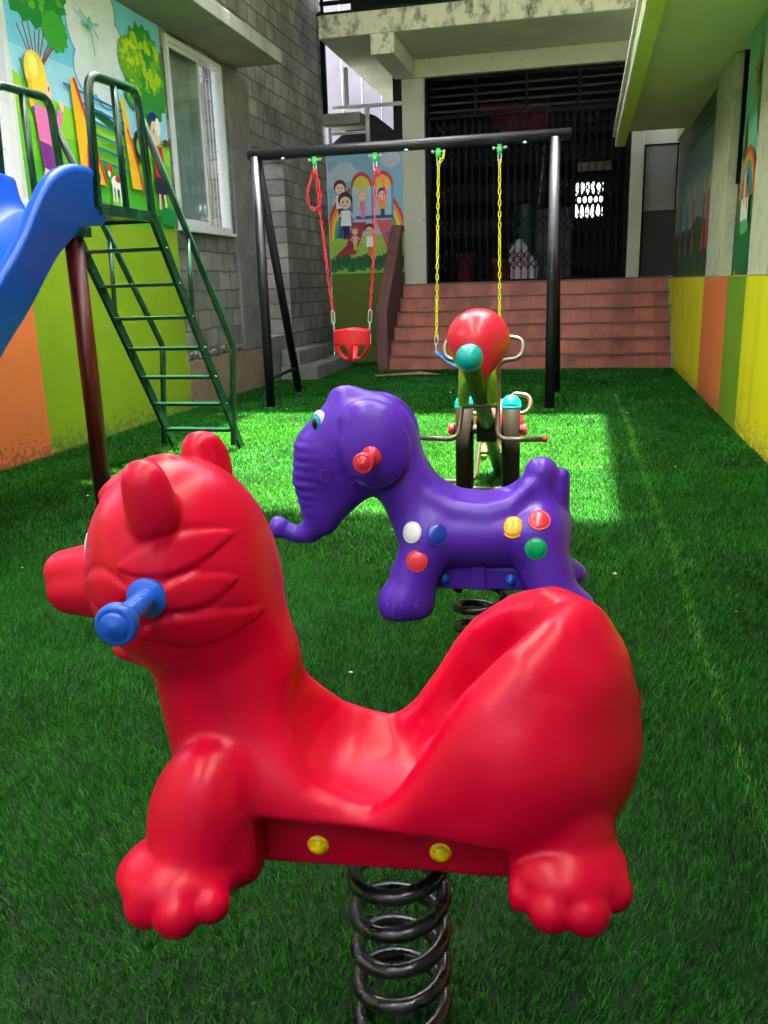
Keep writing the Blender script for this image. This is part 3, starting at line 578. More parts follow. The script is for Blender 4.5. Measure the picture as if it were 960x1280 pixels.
# gap between the buildings: steel frame, far pale wall, little canopy
GP = thing('steel_frame', (-3.4, YB+0.1, 3.2), 'grey angle iron frame in the gap above the rainbow mural wall', 'frame')
mb = MB(); mb.box(-3.9, -2.81, YB+0.02, YB+0.06, 3.86, 3.91); mb.box(-3.38, -3.32, YB+0.021, YB+0.059, 3.22, 3.859); mb.box(-3.70, -3.64, YB+0.02, YB+0.06, 3.911, 4.44); mb.box(-3.98, -3.94, YB+0.02, YB+0.06, 3.22, 3.6); mb.box(-3.939, -3.381, YB+0.02, YB+0.06, 3.50, 3.54)
mb.build('bars', M_steel, GP); MB().box(-4.02, -3.95, YB-0.10, YB-0.04, 3.78, 5.2).build('post', M_gate, GP)
MB().box(-4.02, -3.42, YB-0.15, YB+0.45, 3.62, 3.78).build('ledge', M_conc, GP, bevel=0.006)
FW = thing('neighbour_wall', (-5.5, 17.5, 0), 'bright pale wall of the neighbouring house seen through the gap', 'wall')
MB().box(-9, -3.05, 17.5, 17.7, 0, 8).build('wall', M_pinkwall, FW)
mb = MB()
for i in range(12): mb.cyl((-8+0.4*i+0.02*math.sin(i), 17.49, 0), (-8+0.4*i, 17.49, 8), 0.012, 6)
mb.build('seam', mat('wall_seam', (0.45, 0.42, 0.45), 0.8), FW)
SR = MB().prism([(-4.3, 14.0, 3.25), (-3.45, 14.0, 3.86), (-3.30, 14.0, 3.80), (-2.82, 14.0, 3.40), (-2.82, 14.0, 3.25)], (0, 1.2, 0)).build('shed_roof', M_room)
tag(SR, 'dark sloping roof end in the gap left of the pale column', 'roof')
WB = MB().box(-4.02, 1.2, -4.3, -4.1, 0, 3.2).build('added_rear_wall', M_whitewall); tag(WB, 'unseen white wall added behind the camera to cut the open skylight', 'wall')  # unseen wall added to cut the flat light from behind
# concrete side steps by the left wall
CS = thing('side_steps', (-3.8, 11.6, 0), 'three bare concrete steps turning into the doorway of the left block building', 'steps')
MB().box(-4.02, -3.50, 10.95, 12.75, 0.001, 0.20).build('step', M_conc, CS, bevel=0.012)
MB().box(-4.02, -3.76, 11.02, 12.45, 0.201, 0.40).build('step', M_conc, CS, bevel=0.012)
MB().box(-5.25, -4.04, 10.36, 11.54, 0.001, 0.60).build('step', M_conc, CS, bevel=0.012)
# unseen roofing added overhead to shade the near yard and the far end
RF = thing('added_shade_roof', (-1.5, 2, 5.4), 'unseen translucent and metal sheeting added overhead to block and soften the sun', 'roof')
PAN = [(-4.0, -2.6, 0), (-2.6, -1.9, 1), (-1.9, 0.0, 0), (0.0, 0.75, 1), (0.75, 1.75, 0)]  # bright panels added to give streaked highlights on the plastic
for a, b, k in PAN: MB().box(a+0.002, b-0.002, -4.1, 5.12, 5.40, 5.41).build('added_light_panel' if k else 'added_diffuser_sheet', M_clearsheet if k else M_translucent, RF)
MB().box(-4.0, -3.0, 5.125, 8.6, 5.40, 5.41).build('added_diffuser_sheet', M_clearsheet, RF)  # added strip that limits the sun patch on the left
MB().box(-4.02, 1.7, 8.75, 13.8, 5.60, 5.64).build('added_shade_sheet', M_roofsheet, RF)  # unseen sheet added to darken the far end
mb = MB()
for yy in (-4.05, -2.5, 0, 2.5, 5.05): mb.box(-4.0, 1.75, yy, yy+0.06, 5.30, 5.39)
mb.build('added_rafter', M_steel, RF)
# ---------------------------------------------------------------- swing set
M_frame = mat('blue_black_paint', (0.010, 0.010, 0.018), 0.42, var=0.25)
M_brk = mat('green_bracket', (0.05, 0.62, 0.12), 0.35)
M_zinc = mat('zinc_hardware', (0.75, 0.76, 0.78), 0.3, metal=0.6)
M_chr = mat('red_coated_chain', (0.75, 0.03, 0.05), 0.35); M_chy = mat('yellow_coated_chain', (0.85, 0.80, 0.02), 0.4)
SY, SZ = 8.35, 2.48
SW = thing('swing_frame', (-1.7, SY, 0), 'tall dark metal swing frame standing across the lawn', 'swing frame')
MB().tube([(-3.26, SY, SZ), (-0.17, SY, SZ)], 0.052, 20).build('top_bar', M_frame, SW)
for x, x2 in ((-3.19, -3.34), (-0.31, -0.29)):
    MB().tube([(x, SY-0.02, 0), (x, SY-0.02, SZ-0.02)], 0.048, 18).build('leg', M_frame, SW)
    MB().tube([(x2, SY+1.35, 0), (x, SY+0.03, SZ-0.03)], 0.046, 18).build('leg', M_frame, SW)
    MB().tube([(x, SY, 0.30), (x2*0.8+x*0.2, SY+1.15, 0.30)], 0.018, 10).build('brace', M_frame, SW)
    MB().tube([(x, SY-0.02, 0), (x, SY-0.02, 0.015)], 0.065, 18).build('foot_cap', M_frame, SW)
HX = (-2.59, -1.99, -1.38, -0.81)
for x in HX:
    b = MB().box(x-0.022, x+0.022, SY-0.02, SY+0.02, SZ-0.10, SZ-0.045).ell((x, SY, SZ-0.10), 0.028, 0.028, 0.032, 12, 8, -0.99).build('bracket', M_brk, SW, bevel=0.004)
    MB().cyl((x-0.055, SY, SZ-0.075), (x+0.055, SY, SZ-0.075), 0.008, 8).ell((x-0.055, SY, SZ-0.075), 0.016, 0.016, 0.016, 8, 6, -0.99).ell((x+0.055, SY, SZ-0.075), 0.016, 0.016, 0.016, 8, 6, -0.99).build('bolt', M_zinc, b)
for x in (-2.90, -1.68, -0.58): MB().ell((x, SY-0.035, SZ-0.052), 0.022, 0.016, 0.014, 10, 6, -0.99).build('bolt', M_zinc, SW)
def link(mb, c, t, side, L, W, r, n=14, m=7):
    c, t, side = Vector(c), Vector(t).normalized(), Vector(side).normalized(); pts = []
    for i in range(n):
        a = 2*math.pi*i/n; ca, sa = math.cos(a), math.sin(a)
        pts.append(c+t*(sa*(W/2-r)+(1 if sa > 0 else -1)*(L-W)/2)+side*ca*(W/2-r))
    mb.tube(pts, r, m, closed=True)
def chain(pts, r=0.0055, L=0.062, W=0.034):
    mb = MB(); P = [Vector(p) for p in pts]; pitch = L-2*r*1.1; pos = 0; i = 0; seg = 0; acc = 0; k = 0
    cum = [0]
    for a, b in zip(P[:-1], P[1:]): cum.append(cum[-1]+(b-a).length)
    s = pitch/2
    while s < cum[-1]:
        while cum[seg+1] < s: seg += 1
        t = (P[seg+1]-P[seg]).normalized(); c = P[seg]+t*(s-cum[seg])
        a1 = t.cross(Vector((0, 1, 0))).normalized(); a2 = t.cross(a1)
        th = k*math.pi/2+k*0.12; link(mb, c, t, a1*math.cos(th+0.5)+a2*math.sin(th+0.5), L, W, r); s += pitch; k += 1
    return mb
def shackle(parent, p, q):
    mb = MB(); p, q = Vector(p), Vector(q); t = (q-p); L = t.length
    link(mb, p+t*0.30, t, (1, 0, 0), L*0.62, 0.045, 0.006); link(mb, p+t*0.78, t, (0, 1, 0.0), L*0.5, 0.034, 0.005)
    return mb.build('shackle', M_zinc, parent)
BS = thing('bucket_swing', (-2.28, SY, SZ-0.1), 'red bucket swing seat hanging on red chains', 'swing')
zc = 2.30
def eye(parent, x, z):
    mb = MB(); link(mb, (x, SY, z-0.045), (0, 0, 1), (1, 0, 0), 0.11, 0.042, 0.006); mb.build('shackle', M_zinc, parent)
eye(BS, HX[0], SZ-0.11); eye(BS, HX[1], SZ-0.11)
chain([(HX[0], SY, zc), (-2.53, SY, 1.6), (-2.475, SY, 0.98)]).build('chain', M_chr, BS)
chain([(HX[1], SY, zc), (-2.02, SY, 1.6), (-2.085, SY, 0.98)]).build('chain', M_chr, BS)
chain(spline([(HX[0]-0.01, SY-0.02, zc), (HX[0]-0.075, SY-0.03, 2.12), (HX[0]-0.07, SY-0.03, 2.00), (HX[0]-0.01, SY-0.03, 1.95), (HX[0]+0.05, SY-0.03, 2.02), (HX[0]+0.045, SY-0.03, 2.15), (HX[0]+0.01, SY-0.02, zc)], 6)).build('spare_chain_loop', M_chr, BS)
chain(spline([(HX[1]+0.01, SY-0.02, zc), (HX[1]+0.07, SY-0.03, 2.2), (HX[1]+0.10, SY-0.03, 2.08), (HX[1]+0.07, SY-0.03, 1.99), (HX[1]+0.01, SY-0.03, 2.04)], 6)).build('spare_chain_loop', M_chr, BS)
shackle(BS, (-2.475, SY, 0.985), (-2.465, SY, 0.765)); shackle(BS, (-2.085, SY, 0.985), (-2.10, SY, 0.765))
M_bucket = mat('red_bucket_rubber', (0.72, 0.015, 0.035), 0.45, var=0.08)
N, K = 64, 16; vs = []; fs = []
for j in range(K+1):
    t = j/K; z = 0.79-0.30*t
    rs = 1.0 if t < 0.45 else (1-((t-0.45)/0.55)**2*0.62)
    for i in range(N):
        a = 2*math.pi*i/N; dip = 0.035*(math.sin(a)**2)*(1-t) if math.sin(a) < 0 else -0.0*math.sin(a)
        vs.append((-2.283+0.190*rs*math.cos(a), SY+0.135*rs*math.sin(a), z-0.02*abs(math.cos(a))*(1-t)*0+(0.02*(1-t)*(1-abs(math.cos(a))))))
for j in range(K):
    t = (j+0.5)/K
    for i in range(N):
        a = (i+0.5)/N*360; f = min(abs((a % 180)-90), 999)
        if 0.48 < t < 0.93 and 14 < f < 62: continue
        fs.append((j*N+i, j*N+(i+1) % N, (j+1)*N+(i+1) % N, (j+1)*N+i))
fs.append(tuple(K*N+i for i in range(N)))
b = MB().add(vs, fs, True).build('seat', M_bucket, BS); sm = b.modifiers.new('thickness', 'SOLIDIFY'); sm.thickness = 0.012
mb = MB(); link(mb, (-2.095, SY, 0.70), (0, 0, 1), (1, 0, 0), 0.10, 0.02, 0.004); mb.build('buckle', M_zinc, BS)
B2 = thing('belt_swing', (-1.1, SY, SZ-0.1), 'blue belt swing hanging on yellow chains behind the seesaw', 'swing')
eye(B2, HX[2], SZ-0.11); eye(B2, HX[3], SZ-0.11)
chain([(HX[2], SY, zc), (-1.42, SY, 0.72)]).build('chain', M_chy, B2); chain([(HX[3], SY, zc), (-0.80, SY, 0.72)]).build('chain', M_chy, B2)
chain([(HX[2]+0.01, SY-0.02, zc), (HX[2]+0.05, SY-0.02, zc+0.06), (HX[2]+0.055, SY-0.02, zc+0.10)]).build('spare_chain', M_chy, B2)
shackle(B2, (-1.42, SY, 0.73), (-1.425, SY, 0.57)); shackle(B2, (-0.80, SY, 0.73), (-0.80, SY, 0.57))
pts = []
for i in range(21): u = i/20; pts.append((-1.43+0.63*u, 0.57-0.17*4*u*(1-u)))
vs = [(x, SY+dy, z) for (x, z) in pts for dy in (-0.07, 0.07)]
b = MB().add(vs, [(2*i, 2*i+2, 2*i+3, 2*i+1) for i in range(20)], True).build('belt_seat', mat('blue_belt_rubber', (0.02, 0.25, 0.72), 0.4), B2); sm = b.modifiers.new('thickness', 'SOLIDIFY'); sm.thickness = 0.012
# ---------------------------------------------------------------- slide with ladder tower
M_green = mat('dark_green_enamel', (0.0025, 0.042, 0.020), 0.25, var=0.15, coat=0.3)
M_redpost = mat('oxblood_post_paint', (0.075, 0.004, 0.004), 0.35, var=0.3)
M_slide = plastic('blue_slide_plastic', (0.006, 0.085, 0.58), (0.05, 0.22, 0.70), 0.28)
SL = thing('playground_slide', (-2.88, 4.6, 0), 'blue wavy slide on a red post with a green ladder tower', 'slide')
st = [(4.42, 1.850, 1.570), (4.26, 1.865, 1.550), (4.10, 1.840, 1.480), (3.95, 1.765, 1.385), (3.82, 1.640, 1.275), (3.70, 1.500, 1.165), (3.58, 1.385, 1.065), (3.45, 1.275, 0.965), (3.20, 1.03, 0.75), (2.9, 0.79, 0.54), (2.6, 0.60, 0.37), (2.3, 0.45, 0.25), (2.0, 0.38, 0.18), (1.75, 0.36, 0.16)]
sp = spline([Vector(a) for a in st], 5)
xo, xi = 0.29, 0.20; xc = -2.89; vs = []; nsec = 0; secs = []
for q in sp:
    Y, zt, zb = q; fl = zb+0.075; w = 0.022
    half = [(xo-0.015, zb), (xo+0.004, zb+0.02), (xo+0.002, zt-0.055), (xo+0.010, zt-0.040), (xo+0.010, zt-0.016), (xo-0.004, zt-0.002), (xo-0.025, zt+0.004), (xo-0.048, zt-0.002), (xo-0.060, zt-0.02), (xo-0.064, zt-0.05), (xo-0.075, fl+0.09), (xo-0.105, fl+0.03), (xo-0.16, fl+0.004)]
    sec = half+[(0, fl)]+[(-a, b) for a, b in half[::-1]]+[(-(xo-0.05), zb+0.006), (0, zb+0.045), (xo-0.05, zb+0.006)]
    secs.append([(xc+a, Y, b) for a, b in sec])
nsec = len(secs[0]); vs = [p for s_ in secs for p in s_]; fs = []
for i in range(len(secs)-1):
    for k in range(nsec): fs.append((i*nsec+k, i*nsec+(k+1) % nsec, (i+1)*nsec+(k+1) % nsec, (i+1)*nsec+k))
fs += [tuple(range(nsec)), tuple((len(secs)-1)*nsec+k for k in range(nsec))[::-1]]
MB().add(vs, fs, True).build('chute', M_slide, SL)
for x in (-2.655,): 
    pl = MB().tube([(x, 4.19, 0), (x, 4.19, 1.56)], 0.050, 18).build('post', M_redpost, SL)
    MB().tube([(x, 4.19, 0), (x, 4.19, 0.012)], 0.075, 18).build('foot_plate', M_green, pl)
MB().box(-2.74, -2.57, 4.15, 4.23, 1.50, 1.55).build('post_bracket', M_green, SL)
XA, XB = -2.60, -3.17
mb = MB(); mb.box(XB, XA, 4.40, 4.99, 1.635, 1.665); mb.build('platform', M_green, SL, bevel=0.003)
mb = MB()
for x in (XA, XB): mb.bar((x, 4.38, 1.655), (x, 5.01, 1.655), 0.03, 0.06)
mb.bar((XB, 4.40, 1.64), (XA, 4.40, 1.64), 0.03, 0.05); mb.bar((XB, 5.0, 1.645), (XA, 5.0, 1.645), 0.03, 0.05); mb.build('platform_frame', M_green, SL, bevel=0.003)
for x in (XA, XB): MB().bar((x, 4.98, 1.66), (x, 6.10, 0.0), 0.028, 0.075, (0, 0.8, 0.55)).build('stringer', M_green, SL, bevel=0.004)
for k in range(7):
    z = 0.17+0.217*k; y = 6.10-(z/1.66)*1.12
    rg_ = MB().box(XB+0.014, XA-0.014, y-0.045, y+0.045, z-0.012, z+0.012).build('rung', M_green, SL, bevel=0.004)
    for xx, sg in ((XA+0.0145, 1), (XB-0.0145, -1)): MB().ell((xx, y, z), 0.006, 0.011, 0.011, 8, 6, -0.99).build('bolt', M_green, rg_)
for x in (XA+0.005, XB-0.005):
    r_ = MB()
    r_.tube(bez([(x, 4.36, 1.66), (x, 4.40, 2.33), (x, 4.93, 2.35), (x, 4.97, 1.66)], 0.10, 6), 0.025, 12); r_.cyl((x, 4.67, 1.66), (x, 4.66, 2.33), 0.020, 10)
    r_.tube(bez([(x, 4.95, 2.20), (x, 6.05, 0.81), (x, 5.93, 0.06)], 0.04, 4), 0.023, 10)
    r_.cyl((x, 5.44, 1.55), (x, 5.41, 1.02), 0.016, 10)
    r_.build('handrail', M_green, SL)
# ---------------------------------------------------------------- seesaw
M_bronze = mat('bronze_brown_paint', (0.011, 0.008, 0.003), 0.6, var=0.15, coat=0.0, spec=0.12)
M_teal = mat('teal_cap_plastic', (0.0, 0.36, 0.35), 0.3, coat=0.3)
M_seesawlime = mat('lime_beam_paint', (0.30, 0.55, 0.04), 0.35)
M_tube = mat('brushed_tube', (0.17, 0.14, 0.11), 0.3, metal=0.6)
M_redcap = mat('red_cap_plastic', (0.72, 0.02, 0.05), 0.35, coat=0.3)
PY = 4.62; px0 = -0.505
SS = thing('seesaw', (px0, PY, 0), 'lime beam seesaw with red seat between two brown posts with teal caps', 'seesaw')
for x in (px0-0.128, px0+0.128):
    p = MB().tube([(x, PY, 0), (x, PY, 0.56)], 0.051, 24).build('post', M_bronze, SS)
    MB().ell((x, PY, 0.555), 0.055, 0.055, 0.058, 20, 8, 0.0).tube([(x, PY, 0.54), (x, PY, 0.556)], 0.055, 20).build('cap', M_teal, p)
MB().cyl((px0-0.205, PY, 0.42), (px0+0.205, PY, 0.42), 0.026, 14).build('axle', M_tube, SS)
for s_ in (-1, 1): MB().tube([(px0+s_*0.185, PY, 0.42), (px0+s_*0.215, PY, 0.42)], 0.032, 14).build('axle_cap', M_redcap, SS)
MB().box(px0-0.13, px0+0.13, PY-0.02, PY+0.02, 0.06, 0.09).build('base_bar', M_tube, SS)
MB().box(px0-0.055, px0+0.055, PY-0.06, PY+0.06, 0.36, 0.50).build('pivot_block', M_bronze, SS, bevel=0.006)
dv = Vector((0, -0.88, 0.475)).normalized(); up = Vector((0, 0.475, 0.88)).normalized(); c0 = Vector((px0, PY, 0.43)); L = 0.98
def W(a, b, c): return c0+dv*a+up*b+Vector((c, 0, 0))
beam = MB().tube([W(-0.90, 0, 0), W(0.86, 0.03, 0)], 0.043, 24).build('beam', mat('shaded_lime_paint', (0.05, 0.15, 0.012), 0.4), SS)  # lime beam, with its shade put into this darker green
for s_ in (-1, 1): MB().ell(tuple(W(s_*0.885 if s_ > 0 else -0.90, 0.03 if s_ > 0 else 0, 0)), 0.064, 0.064, 0.064, 20, 12, -0.999).build('end_cap', M_teal, beam)
for s_ in (1, -1):
    a0 = 0.60*s_
    # egg shaped seat with a lime underside
    prof = [(-0.055, 0.0), (-0.055, 0.050), (-0.03, 0.068), (0.0, 0.090), (0.03, 0.108), (0.06, 0.126), (0.10, 0.146), (0.15, 0.156), (0.20, 0.148), (0.245, 0.120), (0.28, 0.075), (0.295, 0.03), (0.297, 0.0)]
    q = W(a0, 0.095, 0); seat = MB().lathe(q, up+dv*0.12*s_, [(h, r) for h, r in prof], 36).build('seat', M_redcap, SS)
    for k in (-1, 1): MB().tube([W(a0+0.05*s_, 0.15, k*0.048), W(a0-0.13*s_, -0.02, k*0.075)], [0.036, 0.03], 14).ell(tuple(W(a0-0.13*s_, -0.02, k*0.075)), 0.030, 0.030, 0.030, 14, 10, -0.999).build('seat_bracket', M_seesawlime, seat)
    fr = a0-0.20*s_
    for k in (-1, 1):
        pts = bez([W(fr+0.02*s_, -0.20, k*0.335), W(fr, -0.20, k*0.10), W(fr, 0.10, k*0.085), W(fr, 0.22, k*0.075), W(fr, 0.235, k*0.20), W(fr, 0.345, k*0.205), W(fr, 0.355, k*0.10), W(fr+0.03*s_, 0.335, k*0.085)], 0.055, 6)
        h = MB().tube(pts, 0.0135, 12).build('handle_frame', M_tube, SS)
        MB().tube([W(fr+0.02*s_, -0.20, k*0.325), W(fr+0.02*s_, -0.20, k*0.345)], 0.017, 12).build('foot_peg_cap', M_redcap, h)
    MB().cyl(W(fr, -0.02, -0.088), W(fr, -0.02, 0.088), 0.012, 10).build('cross_bar', M_tube, SS)
# ---------------------------------------------------------------- small things
rg = random.Random(11)
pts = [(-2.78, 11.25), (-2.4, 11.18), (-2.0, 11.2), (-1.86, 11.32), (-2.05, 11.36), (-2.2, 11.48), (-2.5, 11.40), (-2.8, 11.44)]
tag(MB().prism([(x, y, 0.035+0.02*math.sin(x*5)) for x, y in pts], (0, 0, 0.008)).build('cardboard_sheet', mat('cardboard', (0.30, 0.17, 0.11), 0.8, var=0.15)), 'torn flat sheet of brown cardboard on the turf before the tiled steps', 'cardboard')
def sackf(c, w, d, h, name, label, m, m2=None):
    N, K = 24, 14; vs = []; fs = []; rn = random.Random(int(h*1000))
    for j in range(K+1):
        t = j/K; s_ = (0.92+0.12*math.sin(t*3.0))*(1 if t < 0.72 else 1-((t-0.72)/0.28)**1.3*0.80)
        for i in range(N):
            a = 2*math.pi*i/N; k = s_*(1+0.06*math.sin(3*a+t*5)+0.03*rn.uniform(-1, 1)); vs.append((c[0]+w*k*math.cos(a), c[1]+d*k*math.sin(a), c[2]+h*t))
    for j in range(K):
        for i in range(N): fs.append((j*N+i, j*N+(i+1) % N, (j+1)*N+(i+1) % N, (j+1)*N+i))
    fs += [tuple(range(N))[::-1], tuple(K*N+i for i in range(N))]
    t_ = thing(name, c, label, 'sack', 'sacks behind the gate'); MB().add(vs, fs, True).build('bag', m, t_)
    if m2:
        mb = MB()
        for (zz, ww) in ((0.62, 0.7), (0.56, 0.9), (0.50, 0.8), (0.44, 0.9)):
            q = []
            for i in range(13):
                a = R(-150+120*ww*i/12+60*(1-ww)); q.append((c[0]+w*1.03*math.cos(a)*0.98, c[1]+d*1.04*math.sin(a), c[2]+h*zz))
            vs = []
            for p in q: vs += [p, (p[0], p[1], p[2]+h*0.035)]
            mb.add(vs, [(2*i, 2*i+2, 2*i+3, 2*i+1) for i in range(12) if i % 4 != 3])
        mb.build('printed_band', m2, t_)
M_sack = mat('woven_white_sack', (0.60, 0.52, 0.60), 0.8, var=0.15, vscale=12, bump=0.3)
sackf((-1.08, 14.6, 1.232), 0.16, 0.12, 0.66, 'sack', 'white woven sack with red print standing behind the gate', M_sack, mat('red_print', (0.45, 0.06, 0.10), 0.8))
sackf((-0.90, 14.72, 1.232), 0.11, 0.10, 0.42, 'sack', 'small plain whitish sack leaning right of the printed sack', M_sack)
def bucket(c, r0, r1, h, name, label, cat, m):
    t_ = thing(name, c, label, cat); MB().lathe(c, (0, 0, 1), [(0, 0.001), (0, r0), (h, r1), (h, r1*1.06), (h-0.03, r1*1.06), (h-0.03, r1*0.96), (0.02, r0*0.94), (0.02, 0.001)], 28).build('shell', m, t_)
    MB().tube([(c[0]+r1*math.cos(a), c[1]-r1*0.25-0.05, c[2]+h-r1*0.9*math.sin(a)*0.6) for a in [math.pi*i/12 for i in range(13)]], 0.006, 6).build('handle', M_zinc, t_)
bucket((-1.40, 14.8, 1.231), 0.12, 0.15, 0.36, 'bucket', 'dark red plastic bucket left of the printed sack behind the gate', 'bucket', mat('red_bucket_plastic', (0.35, 0.02, 0.02), 0.4))
bucket((-2.05, 15.2, 1.231), 0.12, 0.15, 0.5, 'bucket', 'dim red tub far left behind the gate', 'bucket', mat('dim_red_plastic', (0.25, 0.02, 0.03), 0.4))
t_ = thing('drum', (-1.08, 16.0, 1.231), 'dark green drum behind the gate above the printed sack', 'drum')
MB().lathe((-1.08, 16.0, 1.231), (0, 0, 1), [(0, 0.001), (0, 0.24), (0.4, 0.25), (0.42, 0.26), (0.44, 0.25), (0.8, 0.25), (0.82, 0.26), (0.84, 0.25), (1.28, 0.24), (1.30, 0.24), (1.30, 0.001)], 32).build('shell', mat('green_drum_plastic', (0.004, 0.055, 0.035), 0.5), t_)
t_ = thing('cabinet', (-0.55, 15.6, 1.231), 'grey steel cabinet inside the entrance behind the gate', 'cabinet')
MB().box(-0.88, -0.25, 15.5, 15.9, 1.231, 2.42).build('case', mat('grey_cabinet', (0.035, 0.035, 0.05), 0.6), t_, bevel=0.01)
mb = MB(); mb.box(-0.87, -0.57, 15.48, 15.499, 1.25, 2.40); mb.box(-0.56, -0.26, 15.48, 15.499, 1.25, 2.40); mb.build('door', mat('grey_cabinet_door', (0.038, 0.038, 0.055), 0.6), t_, bevel=0.004)
t_ = thing('banner', (-1.3, 16.5, 3.7), 'dark red cloth banner with thin white bands hanging high inside the entrance', 'banner')
MB().prism([(-1.95, 16.5, 4.32), (-0.72, 16.5, 4.30), (-0.78, 16.5, 3.72), (-1.15, 16.5, 3.62), (-1.45, 16.5, 3.70)], (0, 0.01, 0)).build('cloth', mat('red_banner_cloth', (0.40, 0.01, 0.03), 0.8), t_)
mb = MB(); 
for a, b in (((-1.95, 4.30), (-1.40, 3.70)), ((-1.30, 4.31), (-1.45, 3.80)), ((-1.45, 3.80), (-0.78, 3.72)), ((-0.98, 4.05), (-0.80, 4.28)), ((-0.98, 4.05), (-0.80, 3.80))): mb.bar((a[0], 16.49, a[1]), (b[0], 16.49, b[1]), 0.008, 0.025, (0, 1, 0))
mb.build('band', mat('white_tape', (0.4, 0.38, 0.4), 0.7), t_)
MB().tube([(-0.74, 16.47, 4.32), (-0.89, 16.47, 2.45)], 0.02, 10).build('pole', mat('pale_pole', (0.45, 0.42, 0.5), 0.5), t_)
rg = random.Random(21); mb = MB()
for i in range(34):
    x, y = rg.uniform(-3.2, 1.1), rg.uniform(1.8, 9.5); s_ = rg.uniform(0.003, 0.008)*(1+y*0.08); mb.ell((x, y, 0.030), s_, s_*rg.uniform(0.4, 1), s_*0.4, 6, 4, -0.99)
tag(mb.build('fluff', mat('white_fluff', (0.6, 0.6, 0.55), 0.9)), 'tiny white specks of fluff scattered on the turf', 'debris', kind='stuff')
# ---------------------------------------------------------------- signed-distance sculpting (for the moulded animals)
def smin(a, b, k):
    h = np.clip(0.5+0.5*(b-a)/k, 0, 1); return b+(a-b)*h-k*h*(1-h)
def smax(a, b, k): return -smin(-a, -b, k)
def s_ell(P, c, r, rot=0.0, rotz=0.0):
    q = P-np.array(c)
    if rotz:
        cz, sz = math.cos(rotz), math.sin(rotz); q = np.stack([q[:, 0]*cz+q[:, 1]*sz, -q[:, 0]*sz+q[:, 1]*cz, q[:, 2]], 1)
    if rot:
        cr, sr = math.cos(rot), math.sin(rot); q = np.stack([q[:, 0]*cr+q[:, 2]*sr, q[:, 1], -q[:, 0]*sr+q[:, 2]*cr], 1)
    r = np.array(r); k0 = np.linalg.norm(q/r, axis=1); k1 = np.linalg.norm(q/(r*r), axis=1)+1e-9
    return k0*(k0-1)/k1
def s_cap(P, a, b, ra, rb, sy=1.0):
    a = np.array(a, float); b = np.array(b, float); ba = b-a; pa = P-a
    if sy != 1.0:
        pa = pa.copy(); pa[:, 1] /= sy; ba = ba.copy(); ba[1] /= sy
    h = np.clip(pa@ba/(ba@ba), 0, 1); d = pa-h[:, None]*ba
    return np.linalg.norm(d, axis=1)-(ra+(rb-ra)*h)
def s_chain(P, pts, sy=1.0, k=0.0):
    d = None
    for (p, q) in zip(pts[:-1], pts[1:]):
        e = s_cap(P, p[:3], q[:3], p[3], q[3], sy); d = e if d is None else (np.minimum(d, e) if k <= 0 else smin(d, e, k))
    return d
def s_box(P, c, h, r):
    q = np.abs(P-np.array(c))-np.array(h)+r
    return np.linalg.norm(np.maximum(q, 0), axis=1)+np.minimum(q.max(1), 0)-r
def sym(P):
    Q = P.copy(); Q[:, 1] = -np.abs(Q[:, 1]); return Q
